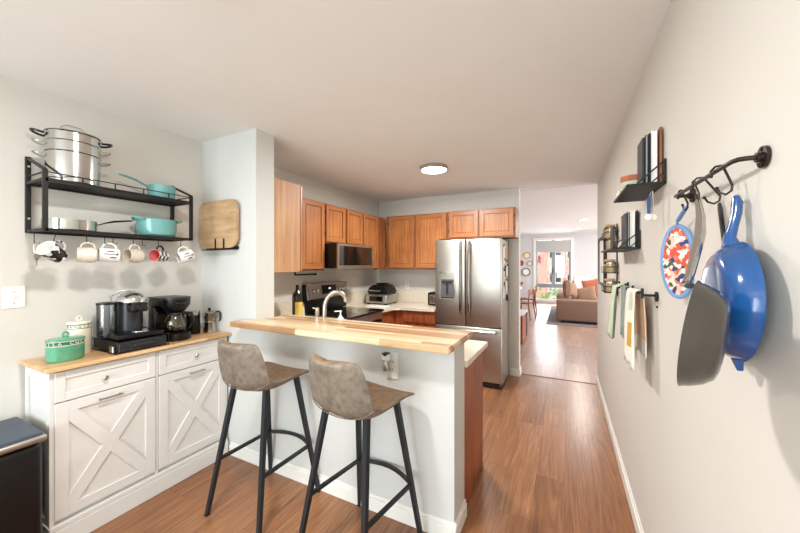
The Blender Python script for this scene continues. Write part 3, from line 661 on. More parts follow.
# ------------------------------------------------------------------ sideboard
def clip_rect(P, x0, x1, y0, y1):
    def cl(P, ax, lim, keep_less):
        out = []
        for i in range(len(P)):
            a, b_ = P[i-1], P[i]
            ia = (a[ax] <= lim) if keep_less else (a[ax] >= lim); ib = (b_[ax] <= lim) if keep_less else (b_[ax] >= lim)
            if ia != ib:
                t_ = (lim-a[ax])/(b_[ax]-a[ax]); out.append((a[0]+(b_[0]-a[0])*t_, a[1]+(b_[1]-a[1])*t_))
            if ib: out.append(b_)
        return out
    return cl(cl(cl(cl(P, 0, x1, True), 0, x0, False), 1, y1, True), 1, y0, False)
SX = -2.36
t = thing('sideboard', 'white farmhouse sideboard with crossed door panels', 'cabinet', (-2.53, 1.19, 0))
fin(MB().box(XL+.002, SX-.02, .708, JY-.016, .05, .928, bev=.002), 'carcass', M['white_cab'], t)
fin(MB().box(XL+.002, SX-.0005, .702, .7075, .10, .928).box(XL+.012, XL+.06, .694, .702, .10, .928).box(SX-.05, SX-.0005, .694, .702, .10, .928).box(XL+.06, SX-.05, .694, .702, .10, .16).box(XL+.06, SX-.05, .694, .702, .87, .928), 'side_panel', M['white_cab'], t)
fin(MB().box(SX-.02, SX-.0005, .708, .712, .13, .928).box(SX-.02, SX-.0005, 1.184, 1.198, .13, .928).box(SX-.02, SX-.0005, 1.672, JY-.016, .13, .928).box(SX-.02, SX-.0005, .712, 1.672, .922, .928), 'face_frame', M['white_cab'], t)
fin(MB().box(XL+.002, SX+.015, .690, JY-.016, .0, .10, bev=.002).box(XL+.002, SX+.011, .690, JY-.016, .10, .128, bev=.004), 'plinth', M['white_cab'], t)
for (a0, a1, ky, h0, h1) in ((.713, 1.181, .838, .886, .998), (1.201, 1.669, 1.435, 1.386, 1.493)):
    mb = MB(); panel_door(mb, 'x', SX+.004, 1, a0, a1, .762, .920, .042, .02, .007); d = fin(mb, 'drawer', M['white_cab'], t)
    km = (a0+a1)/2
    fin(MB().lathe([(.005, 0), (.005, .014), (.013, .018), (.014, .026), (.009, .031), (.002, .032)], (SX+.0, (ky if ky > 1 else .838+.08), .838), 18, T=Matrix.Rotation(PI/2, 3, 'Y')), 'knob', M['nickel'], d)
    mb = MB(); panel_door(mb, 'x', SX+.004, 1, a0, a1, .150, .756, .055, .02, .010)
    i0, i1, j0, j1 = a0+.055, a1-.055, .205, .701
    for (p, q) in (((i0, j0), (i1, j1)), ((i0, j1), (i1, j0))):
        v = Vector((q[0]-p[0], q[1]-p[1])); n = Vector((-v.y, v.x)).normalized()*.030; e_ = v.normalized()*.10
        pts = clip_rect([(p[0]+n.x-e_.x, p[1]+n.y-e_.y), (q[0]+n.x+e_.x, q[1]+n.y+e_.y), (q[0]-n.x+e_.x, q[1]-n.y+e_.y), (p[0]-n.x-e_.x, p[1]-n.y-e_.y)], i0, i1, j0, j1)
        mb.prism(pts, 'x', SX-.008, SX+.0035 - (.0004 if p[1] > .5 else 0))
    d = fin(mb, 'door', M['white_cab'], t)
    hz = .722
    fin(MB().tube([(SX+.003, h0+.01, hz), (SX+.028, h0+.01, hz), (SX+.028, h1-.01, hz), (SX+.003, h1-.01, hz)], .0045, 8).tube([(SX+.028, h0, hz), (SX+.028, h1, hz)], .0048, 8), 'handle', M['nickel'], d)
fin(MB().box(XL+.002, -2.325, .672, JY-.002, .930, .950, bev=.003), 'worktop', M['butcher_side'], t)

# ------------------------------------------------------------------ trash can
t = thing('trash_can', 'black pedal trash can with steel rim beside the sideboard', 'trash can', (-2.47, .40, 0))
fin(MB().box(-2.655, -2.295, .225, .658, .02, .610, bev=.03, seg=3), 'bin', M['black_plastic'], t)
fin(MB().box(-2.662, -2.282, .215, .668, .612, .648, bev=.016, seg=3), 'rim', M['steel'], t)
fin(MB().box(-2.655, -2.296, .225, .657, .640, .662, bev=.009, seg=2), 'lid', M['lid_blue'], t)
fin(MB().box(-2.645, -2.305, .235, .65, 0, .02), 'base_ring', M['rubber'], t)
fin(MB().box(-2.296, -2.24, .36, .48, .012, .03, bev=.005), 'pedal', M['steel'], t)

# ------------------------------------------------------------------ things on the sideboard
WT = .951
def wrap_text(mb, body, size, c, r, a0, step, z, m=0, sx=1, sy=1):
    """letters standing round a drum, centred at angle a0 (radians), seen from outside"""
    n = len(body)
    for i, ch in enumerate(body):
        if ch == ' ': continue
        a = a0+(i-(n-1)/2)*step
        def fn(p, a=a):
            b_ = a+p.x/r; rr = r+.0006+p.z
            return (c[0]+rr*math.cos(b_)*sx, c[1]+rr*math.sin(b_)*sy, z+p.y)
        add_text(mb, ch, size, fn, m, .0004)
cx, cy = -2.50, .800
t = thing('green_canister', 'green glazed oval canister with lettered band and ring lid', 'canister', (cx, cy, WT))
K = 1.24
fin(MB().lathe([(.060, WT), (.064, WT+.006), (.064, WT+.085), (.061, WT+.088)], (cx, cy, 0), 40, sy=K), 'body', M['green'], t)
bd = fin(MB().lathe([(.0645, WT+.085), (.0655, WT+.0865), (.0645, WT+.088), (.0645, WT+.108), (.0655, WT+.1095), (.0645, WT+.111)], (cx, cy, 0), 40, sy=K, mf=lambda i, j: 1 if i in (0, 1, 3, 4) else 0), 'lettered_band', [M['green_dark'], M['cream']], t)
mb = MB(); wrap_text(mb, 'BELLA CUCINA', .021, (cx, cy), .0648, R(-5), .30, WT+.0975, sy=K); fin(mb, 'lettering', M['cream'], bd)
ld = fin(MB().lathe([(.066, WT+.112), (.066, WT+.118), (.055, WT+.124), (.012, WT+.128)], (cx, cy, 0), 40, sy=K), 'lid', M['green'], t)
mb = MB(); mb.tube([(cx+.0, cy+.012*math.cos(2*PI*k/16), WT+.141+.013*math.sin(2*PI*k/16)) for k in range(16)], .005, 8, closed=True); fin(mb, 'ring_knob', M['green'], ld)
cx, cy = -2.60, .893
t = thing('cream_canister', 'tall cream canister with lettered band behind the green one', 'canister', (cx, cy, WT))
fin(MB().lathe([(.052, WT), (.0545, WT+.005), (.0545, WT+.150), (.052, WT+.153)], (cx, cy, 0), 40), 'body', M['cream'], t)
bd = fin(MB().lathe([(.055, WT+.153), (.0557, WT+.155), (.055, WT+.157), (.055, WT+.175), (.0557, WT+.177), (.055, WT+.179)], (cx, cy, 0), 40, mf=lambda i, j: 1 if i in (0, 1, 3, 4) else 0), 'lettered_band', [M['cream'], M['green_dark']], t)
mb = MB(); wrap_text(mb, 'MANGIA', .019, (cx, cy), .0553, R(-28), .36, WT+.166); fin(mb, 'lettering', M['ink'], bd)
ld = fin(MB().lathe([(.0565, WT+.180), (.0565, WT+.187), (.05, WT+.194), (.01, WT+.197)], (cx, cy, 0), 40), 'lid', M['cream'], t)
mb = MB(); mb.tube([(cx, cy+.012*math.cos(2*PI*k/16), WT+.210+.012*math.sin(2*PI*k/16)) for k in range(16)], .005, 8, closed=True); fin(mb, 'ring_knob', M['cream'], ld)

# pod drawer + capsule machine
t = thing('pod_drawer', 'black wire coffee pod drawer under the capsule machine', 'drawer', (-2.50, 1.11, WT))
fin(MB().box(-2.66, -2.365, .978, 1.250, WT+.008, WT+.068, bev=.006), 'drawer_box', M['black_plastic'], t)
fin(MB().box(-2.363, -2.352, .984, 1.244, WT+.010, WT+.064, bev=.003).box(-2.353, -2.340, 1.06, 1.17, WT+.030, WT+.045, bev=.004), 'drawer_front', M['grey_plastic'], t)
mb = MB()
for y in (.973, 1.255): fin(MB().tube([(-2.35, y, WT+.004), (-2.35, y, WT+.072), (-2.66, y, WT+.072), (-2.66, y, WT+.004)], .0035, 6, closed=True), 'side_frame', M['black_metal'], t)
fin(MB().box(-2.40, -2.36, .956, .969, WT+.012, WT+.05, bev=.004), 'magnet_knob', M['nickel'], t)
z0 = WT+.078
t = thing('capsule_coffee_machine', 'capsule coffee machine with chrome dome and clear water tank', 'coffee machine', (-2.51, 1.09, z0))
fin(MB().box(-2.64, -2.365, .985, 1.238, z0, z0+.028, bev=.008, seg=2), 'base', M['black_plastic'], t)
fin(MB().lathe([(.066, z0+.029), (.066, z0+.212)], (-2.555, 1.13, 0), 36), 'body', M['grey_plastic'], t)
fin(MB().box(-2.50, -2.425, 1.085, 1.175, z0+.150, z0+.212, bev=.01, seg=2), 'brew_head', M['black_gloss'], t)
dm = []
for k in range(9): a = PI/2*k/8; dm.append((max(.002, .074*math.cos(a)), z0+.215+.066*math.sin(a)))
fin(MB().lathe([(.074, z0+.213)]+dm, (-2.54, 1.13, 0), 36, sx=1.25, sy=1.05), 'chrome_dome', M['chrome'], t)
fin(MB().tube([(-2.60, 1.046, z0+.19), (-2.62, 1.05, z0+.25), (-2.60, 1.10, z0+.282), (-2.54, 1.13, z0+.286)], .007, 8), 'lever', M['chrome'], t)
wt = fin(MB().lathe([(.048, z0+.010), (.050, z0+.205)], (-2.55, 1.005, 0), 32), 'water_tank', M['glass_smoke'], t)
fin(MB().lathe([(.052, z0+.205), (.052, z0+.217), (.03, z0+.220)], (-2.55, 1.005, 0), 32), 'tank_lid', M['black_plastic'], wt)
fin(MB().lathe([(.050, z0+.029), (.050, z0+.036), (.045, z0+.037)], (-2.43, 1.13, 0), 32), 'drip_tray', M['chrome'], t)
# drip coffee maker
t = thing('drip_coffee_maker', 'black drip coffee maker with a glass carafe', 'coffee maker', (-2.52, 1.37, WT))
q = (-2.51, 1.375)
fin(MB().lathe([(.088, WT), (.092, WT+.008), (.088, WT+.048), (.07, WT+.052)], (q[0]+.03, q[1], 0), 36).box(-2.665, -2.53, q[1]-.088, q[1]+.088, WT, WT+.045, bev=.01), 'base', M['black_plastic'], t)
fin(MB().box(-2.665, -2.585, q[1]-.092, q[1]+.09, WT+.046, WT+.235, bev=.012, seg=2), 'water_column', M['black_gloss'], t)
tp = fin(MB().lathe([(.045, WT+.195), (.060, WT+.205), (.088, WT+.245), (.09, WT+.290)], (q[0]+.022, q[1], 0), 36).box(-2.665, -2.50, q[1]-.09, q[1]+.09, WT+.236, WT+.290, bev=.01, seg=2), 'brew_head', M['black_plastic'], t)
fin(MB().lathe([(.094, WT+.291), (.094, WT+.300), (.08, WT+.304)], (q[0]+.018, q[1], 0), 36).box(-2.668, -2.50, q[1]-.094, q[1]+.094, WT+.291, WT+.300, bev=.004), 'lid', M['grey_plastic'], tp)
mb = MB(); add_text(mb, 'BLACK+DECKER', .0085, lambda p: (q[0]+.022+(.0905)*math.cos(R(-5)+p.x/.09), q[1]+.0905*math.sin(R(-5)+p.x/.09), WT+.262+p.y)); fin(mb, 'badge', M['nickel'], tp)
cf = fin(MB().lathe([(.045, WT+.055), (.066, WT+.075), (.073, WT+.11), (.066, WT+.145), (.048, WT+.175), (.045, WT+.18)], (q[0]+.03, q[1]-.005, 0), 36, cap1=False), 'carafe', M['glass_brown'], t)
fin(MB().lathe([(.047, WT+.175), (.050, WT+.182), (.047, WT+.192), (.02, WT+.194)], (q[0]+.03, q[1]-.005, 0), 32), 'carafe_lid', M['black_plastic'], cf)
fin(MB().tube([(q[0]+.06, q[1]+.035, WT+.185), (q[0]+.085, q[1]+.075, WT+.18), (q[0]+.09, q[1]+.085, WT+.13), (q[0]+.07, q[1]+.06, WT+.07)], [.012, .011, .010, .008], 10), 'carafe_handle', M['black_plastic'], cf)
mb = MB()
for k in range(5): mb.box(0, 0.0008, -.006, .006, WT+.085+k*.013, WT+.087+k*.013)
for v in mb.bm.verts: v.co = Vector((q[0]+.03+.0745*math.cos(R(-55)+v.co.y/.07), q[1]-.005+.0745*math.sin(R(-55)+v.co.y/.07), v.co.z))
fin(mb, 'level_marks', M['paper'], cf)
# grinder / milk frother
t = thing('milk_frother', 'black cylindrical canister with steel lid beside the coffee maker', 'canister', (-2.565, 1.545, WT))
fin(MB().lathe([(.045, WT), (.047, WT+.004), (.047, WT+.145)], (-2.565, 1.545, 0), 28), 'body', M['black_plastic'], t)
fin(MB().lathe([(.048, WT+.146), (.048, WT+.170), (.042, WT+.176), (.01, WT+.178)], (-2.565, 1.545, 0), 28), 'lid', M['steel_h'], t)
# moka pot (octagonal)
mx_, my_ = -2.50, 1.632
t = thing('moka_pot', 'octagonal silver moka pot with black handle', 'coffee pot', (mx_, my_, WT))
fin(MB().lathe([(.046, WT), (.046, WT+.01), (.036, WT+.080), (.037, WT+.083)], (mx_, my_, 0), 8), 'boiler', M['steel_h'], t)
fin(MB().lathe([(.037, WT+.083), (.034, WT+.090), (.036, WT+.098), (.046, WT+.155)], (mx_, my_, 0), 8).prism([(mx_-.006, my_-.036), (mx_+.010, my_-.036), (mx_+.002, my_-.064)], 'z', WT+.135, WT+.155), 'upper_pot', M['nickel'], t)
ld = fin(MB().lathe([(.047, WT+.156), (.045, WT+.160), (.01, WT+.170)], (mx_, my_, 0), 8), 'lid', M['nickel'], t)
fin(MB().lathe([(.006, WT+.170), (.010, WT+.178), (.010, WT+.190), (.004, WT+.193)], (mx_, my_, 0), 10), 'lid_knob', M['black_plastic'], ld)
fin(MB().tube([(mx_+.025, my_+.034, WT+.155), (mx_+.045, my_+.045, WT+.163), (mx_+.058, my_+.050, WT+.150), (mx_+.058, my_+.050, WT+.10), (mx_+.05, my_+.046, WT+.085)], [.006, .007, .008, .007, .005], 8), 'handle', M['black_plastic'], t)

# ------------------------------------------------------------------ wall shelf
A0, A1 = .705, 1.462; XB, XF = XL+.012, -2.452; ZL, ZU = 1.668, 1.935
t = thing('wall_shelf', 'black metal two-tier wall shelf with a gallery rail', 'shelf', (-2.58, 1.08, ZL), None)
for y in (A0, A1):
    mb = MB()
    mb.bar((XB, y, ZL-.008), (XB, y, 2.085), .020, .020)
    mb.bar((XF, y, ZL-.008), (XF, y, 1.985), .016, .020)
    mb.bar((XB, y, 2.078), (XF+.002, y, 1.985), .016, .012)
    mb.bar((XB, y, ZL), (XF, y, ZL), .016, .014).bar((XB, y, ZU), (XF, y, ZU), .016, .014)
    mb.bar((XB, y, 1.975), (XF, y, 1.975), .006, .006)
    fin(mb, 'end_frame', M['black_metal'], t)
for z in (ZL, ZU):
    mb = MB().box(XF-.008, XF+.008, A0, A1, z-.010, z+.008).box(XB-.006, XB+.006, A0, A1, z-.010, z+.008)
    n = 46
    for i in range(1, n): # expanded-mesh deck
        y = A0+(A1-A0)*i/n
        mb.box(XB, XF, y-.0022, y+.0022, z-.001, z+.002)
    for i in range(1, 9):
        x = XB+(XF-XB)*i/9; mb.box(x-.0022, x+.0022, A0, A1, z+.0005, z+.0035)
    fin(mb, 'shelf_deck', M['black_metal'], t)
mb = MB().bar((XF, A0, 1.975), (XF, A1, 1.975), .005, .005)
for i in range(1, 5): mb.bar((XF, A0+(A1-A0)*i/5, ZU), (XF, A0+(A1-A0)*i/5, 1.975), .005, .005)
fin(mb, 'gallery_rail', M['black_metal'], t)
for z in (1.74, 2.03): fin(MB().disc((XB+.012, A0, z), (1, 0, 0), .006, .004, 10), 'screw', M['chrome'], t)

# stockpot with strainers
def loop(c, d, w, h, r, seg=10, n=9, sag=0):
    """half-loop handle leaving point c in direction d (horizontal), w wide, h long"""
    c = Vector(c); d = Vector(d).normalized(); s = Vector((-d.y, d.x, 0)); P = []
    for k in range(n):
        a = PI*k/(n-1); P.append(tuple(c+s*(w/2*math.cos(a))+d*(h*math.sin(a)**.7)+Vector((0, 0, sag*math.sin(a)))))
    return P
px, py, pz, pr = -2.572, .858, ZU+.009, .118
t = thing('stockpot', 'tall stainless stockpot with stacked steamer inserts on top shelf', 'pot', (px, py, pz))
fin(MB().lathe([(pr-.006, pz), (pr, pz+.006), (pr, pz+.170), (pr+.004, pz+.173), (pr, pz+.176)], (px, py, 0), 48), 'pot_body', M['steel_h'], t)
fin(MB().lathe([(pr, pz+.177), (pr, pz+.230), (pr+.004, pz+.233), (pr, pz+.236)], (px, py, 0), 48), 'pasta_insert', M['steel_h'], t)
fin(MB().lathe([(pr, pz+.237), (pr+.001, pz+.280), (pr+.005, pz+.283), (pr+.001, pz+.286)], (px, py, 0), 48), 'steamer_insert', M['steel_h'], t)
ld = fin(MB().lathe([(pr+.004, pz+.287), (pr+.003, pz+.291), (pr*.6, pz+.300), (.01, pz+.304)], (px, py, 0), 48), 'lid', M['steel_h'], t)
P = [(px+.00, py-.055, pz+.299), (px, py-.053, pz+.328), (px, py-.028, pz+.345), (px, py+.028, pz+.345), (px, py+.053, pz+.328), (px, py+.055, pz+.299)]
fin(MB().tube(P, .0035, 8), 'lid_handle', M['nickel'], ld)
for zz, rr, mm, hh in ((pz+.150, .0032, 'nickel', .045), (pz+.215, .0032, 'nickel', .045), (pz+.268, .0065, 'black_plastic', .05)):
    for s in (-1, 1):
        d = (.45*(-s)*-1*.6, s, 0)
        v = Vector(d).normalized()
        fin(MB().tube(loop((px+v.x*pr, py+v.y*pr, zz), v, .075, hh, rr, n=11, sag=.012), rr, 8), 'side_handle', M[mm], t)
# stainless saute pan on lower shelf
px, py, pz, pr = -2.568, .843, ZL+.009, .116
t = thing('saute_pan', 'wide stainless pan with a long black handle on lower shelf', 'pan', (px, py, pz))
fin(MB().lathe([(pr-.004, pz), (pr, pz+.004), (pr, pz+.060), (pr-.004, pz+.060), (pr-.006, pz+.006), (.01, pz+.005)], (px, py, 0), 48, cap1=True), 'pan_body', M['steel_h'], t)
hd = fin(MB().tube([(px+.03, py+.108, pz+.042), (px+.038, py+.14, pz+.058), (px+.03, py+.19, pz+.075), (px+.015, py+.26, pz+.088), (px+.008, py+.30, pz+.094)], [.005, .006, .010, .010, .007], 8, flat=.6), 'handle', M['black_plastic'], t)
# teal saucepan, top shelf
px, py, pz, pr = -2.55, 1.315, ZU+.009, .082
t = thing('teal_saucepan', 'turquoise saucepan on the top shelf with its handle raised', 'pan', (px, py, pz))
fin(MB().lathe([(pr-.010, pz), (pr-.003, pz+.008), (pr, pz+.090), (pr-.005, pz+.090), (pr-.008, pz+.01), (.01, pz+.008)], (px, py, 0), 40), 'pan_body', M['teal'], t)
fin(MB().tube([(px-.01, py-.080, pz+.075), (px-.015, py-.11, pz+.090), (px-.02, py-.15, pz+.108), (px-.028, py-.20, pz+.121), (px-.033, py-.235, pz+.126)], [.008, .011, .014, .012, .007], 8, flat=.6), 'handle', M['teal'], t)
fin(MB().disc((px+.012, py-.081, pz+.068), (.15, -1, 0), .007, .006, 10).disc((px-.024, py-.079, pz+.068), (-.2, -1, 0), .007, .006, 10), 'rivet', M['chrome'], t)
# teal dutch oven, lower shelf
px, py, pz, pr = -2.562, 1.292, ZL+.009, .116
t = thing('teal_dutch_oven', 'turquoise enamel casserole with loop handles on lower shelf', 'pot', (px, py, pz))
fin(MB().lathe([(pr*.80, pz), (pr*.93, pz+.012), (pr, pz+.05), (pr, pz+.115), (pr+.004, pz+.118), (pr-.004, pz+.12), (pr-.008, pz+.05), (.01, pz+.012)], (px, py, 0), 44), 'pot_body', M['teal'], t)
for s in (-1, 1):
    v = Vector((.12 if s < 0 else .1, s, 0)).normalized()
    fin(MB().tube(loop((px+v.x*(pr-.003), py+v.y*(pr-.003), pz+.110), v, .085, .034, .007, n=11, sag=.012), .008, 8), 'loop_handle', M['teal'], t)

# ---- hooks under the shelf
def s_hook(mb, x, y, z, drop=.055, tilt=0, r=.0022, open_=1, ax='y'):
    """S-hook: small loop over the rail at z, shank down, J at the bottom (opening to +ax)"""
    P = []
    rr = .009
    for k in range(6):
        a = PI*(k/5); P.append((-rr+rr*math.cos(a)*1.0 + rr, rr*math.sin(a)*.9))
    P = [(rr-rr*math.cos(PI-PI*k/5)-2*rr, .007*math.sin(PI*k/5)) for k in range(6)]
    P.append((0, 0)); P.append((0, -drop+.014))
    R_ = .010
    P += [(open_*(R_-R_*math.cos(PI*k/6)), -drop+.014-R_*math.sin(PI*k/6)) for k in range(1, 7)]
    ct_, st_ = math.cos(tilt), math.sin(tilt)
    pts = []
    for a, b_ in P:
        a2, b2 = a*ct_-b_*st_, a*st_+b_*ct_
        pts.append((x, y+a2, z+b2) if ax == 'y' else (x+a2, y, z+b2))
    mb.tube(pts, r, 6); return mb
XH = -2.462; ZH = ZL-.012
G_H = 'black S-hooks under the wall shelf'
hooks = [(-2.61, .708, 'hook holding the keys at the left end of the shelf'), (XH, .752, 'black hook holding the black and white patched mug'), (XH, .877, 'black hook holding the first speckled beige mug'), (XH, .960, 'black hook holding the first white mug with black writing'), (XH, 1.000, 'empty black hook right of the first white written mug'),
         (XH, 1.105, 'black hook holding the second speckled beige mug'), (XH, 1.155, 'empty black hook between speckled mug and checkered mug'), (XH, 1.250, 'black hook holding the checkered mug'), (XH, 1.395, 'black hook holding the white mug nearest the shelf end')]
for x, y, lab in hooks:
    mb = MB(); s_hook(mb, x, y, ZH+.004, .058 if 'keys' not in lab else .07, R(-14) if 'patched' in lab else 0)
    tag(fin(mb, 's_hook', M['bronze'], org=(x, y, ZH)), lab, 'hook', G_H)

# ---- mugs: local axes: z = mug axis (opening +z), handle on +x; origin at top of the handle
def make_mug(name, label, R0, R1, H, mats, mf=None, prof=None, hr=.0048, hk=1.0, text=False, group='mugs hanging under the wall shelf'):
    """origin = inside top of handle; body sits below along -x"""
    t = thing(name, label, 'mug', (0, 0, 0), group)
    ox = -(max(R0, R1)+.026*hk); oz = -H*.5
    pr = prof or [(R0*.9, 0), (R0, .004), ((R0+R1)/2, H*.5), (R1, H), (R1-.004, H), (R1-.005, H*.5), (R0*.8, .007)]
    n = len(pr)
    outer = fin(MB().lathe([(a, b_+oz) for a, b_ in pr], (ox, 0, 0), 32, mf=mf), 'body', mats, t)
    hp = []
    for k in range(11):
        a = PI*k/10; hp.append((ox+((R0+R1)/2-.003)+.031*hk*math.sin(a)**.8, 0, oz+H*.5+H*.34*math.cos(a)))
    fin(MB().tube(hp, hr, 8), 'handle', mats[0] if isinstance(mats, list) else mats, t)
    if text:
        mb = MB(); rr = (R0+R1)/2+.0018
        def line(pts2):
            mb.tube([(ox+rr*math.cos(R(text)+a_/rr), rr*math.sin(R(text)+a_/rr), oz+b_) for a_, b_ in pts2], .0014, 5)
        for row, (z_, w_) in enumerate(((.058, .014), (.043, .026), (.027, .012))):
            pts2 = []
            for k in range(17):
                u_ = -1+2*k/16; pts2.append((w_*u_+(0 if row != 2 else -.010), z_+.0045*math.sin(k*2.3)))
            # writing runs along the mug's circumference-perpendicular (reads level when hung)
            line([(.004+(p[1]-.043)*1.2, .045+p[0]*1.15) for p in pts2])
        line([(.004+.012, .043-.028), (.004-.010, .043-.031), (.004-.004, .043-.022), (.004+.004, .043-.034)])
        fin(mb, 'handwriting', M['ink'], outer)['label'] = 'black handwritten lettering'
    return t

def hang(t, x, y, z, opening, up=(0, 0, 1)):
    """orient: mug +x (handle side) -> up, mug +z (opening) -> opening"""
    U = Vector(up).normalized(); O = Vector(opening); O = (O-U*O.dot(U)).normalized(); Y = O.cross(U)
    t.rotation_euler = Matrix((U, Y, O)).transposed().to_euler(); t.location = (x, y, z)
ZM = ZH-.048
m1 = make_mug('patched_mug', 'white mug with black cow patches hanging leftmost under the shelf', .036, .043, .095, [M['cow'], M['white_cer']], mf=lambda i, j: 1 if i >= 3 else 0)
hang(m1, XH+.0, .776, ZM-.004, (.40, -.70, .50), (-.05, .55, .85))
prb = [(.022, 0), (.040, .008), (.046, .035), (.040, .080), (.0415, .088), (.037, .086), (.042, .035), (.02, .012)]
m2 = make_mug('speckled_mug', 'rounded speckled beige mug between patched mug and white written mug', .040, .044, .088, M['speckle'], prof=prb)
hang(m2, XH, .884, ZM, (-.3, -1, -.05), (0, .05, 1))
m3 = make_mug('written_mug', 'white mug with black writing between the two speckled mugs', .041, .042, .095, M['white_cer'], text=-90)
hang(m3, XH, .984, ZM, (-.25, -1, .10), (0, .05, 1))
m4 = dup(m2, (0, 0, 0), label='rounded speckled beige mug between white written mug and checkered mug', group='mugs hanging under the wall shelf')
hang(m4, XH, 1.115, ZM, (.15, -1, .1), (0, .05, 1))
m5 = make_mug('checkered_mug', 'black and white checkered mug with a pink inside', .036, .040, .085, [M['ink'], M['white_cer'], M['pink_in']],
              prof=[(.034, 0), (.036, .0005), (.0368, .017), (.0376, .034), (.0384, .051), (.0392, .068), (.040, .085), (.036, .085), (.033, .01)],
              mf=lambda i, j: (2 if i >= 6 else (1 if ((j//4)+i) % 2 else 0)), hr=.006)
hang(m5, XH, 1.262, ZM, (.45, -1, -.05), (0, .1, 1))
m6 = dup(m3, (0, 0, 0), label='white mug with black writing hanging rightmost under the shelf', group='mugs hanging under the wall shelf')
hang(m6, XH, 1.405, ZM, (-.2, -1, -.55), (0, -.35, 1))

# keys
t = thing('key_ring', 'key ring with pale tag and keys hanging at shelf left end', 'keys', (-2.61, .712, ZM-.01))
kz = 1.59
fin(MB().tube([(-2.61+.006*math.sin(2*PI*k/12)*0, .718+.011*math.cos(2*PI*k/12), kz-.018+.028*math.sin(2*PI*k/12)) for k in range(12)], .0042, 6, closed=True), 'carabiner', M['cream'], t)
fin(MB().disc((-2.605, .718, kz-.062), (1, 0, 0), .014, .004, 16), 'tag', M['nickel'], t)
fin(MB().box(-2.607, -2.604, .713, .719, kz-.112, kz-.070).disc((-2.6055, .716, kz-.075), (1, 0, 0), .009, .003, 14), 'key', M['nickel'], t)

# ------------------------------------------------------------------ cutting board in its wall holder on the jog wall
t = thing('cutting_board', 'rounded wooden cutting board held flat on the wall', 'cutting board', (-2.46, 1.672, 1.60))
def rrect(x0, x1, z0, z1, r, n=8):
    P = []
    for cx_, cz_, a0 in ((x1-r, z1-r, 0), (x0+r, z1-r, 90), (x0+r, z0+r, 180), (x1-r, z0+r, 270)):
        for k in range(n+1): a = R(a0+90*k/n); P.append((cx_+r*math.cos(a), cz_+r*math.sin(a)))
    return P
fin(MB().prism(rrect(-2.672, -2.215, 1.612, 1.985, .075), 'y', 1.654, 1.676, bev=.003), 'board', M['board'], t)
t = thing('board_holder', 'black metal bracket gripping the bottom of the cutting board', 'bracket', (-2.42, 1.69, 1.60))
mb = MB().box(-2.62, -2.24, 1.684, 1.698, 1.602, 1.625).box(-2.62, -2.24, 1.646, 1.684, 1.598, 1.606)
for x in (-2.45, -2.35): mb.box(x-.005, x+.005, 1.643, 1.650, 1.598, 1.685, bev=.001)
fin(mb, 'bracket', M['black_metal'], t)

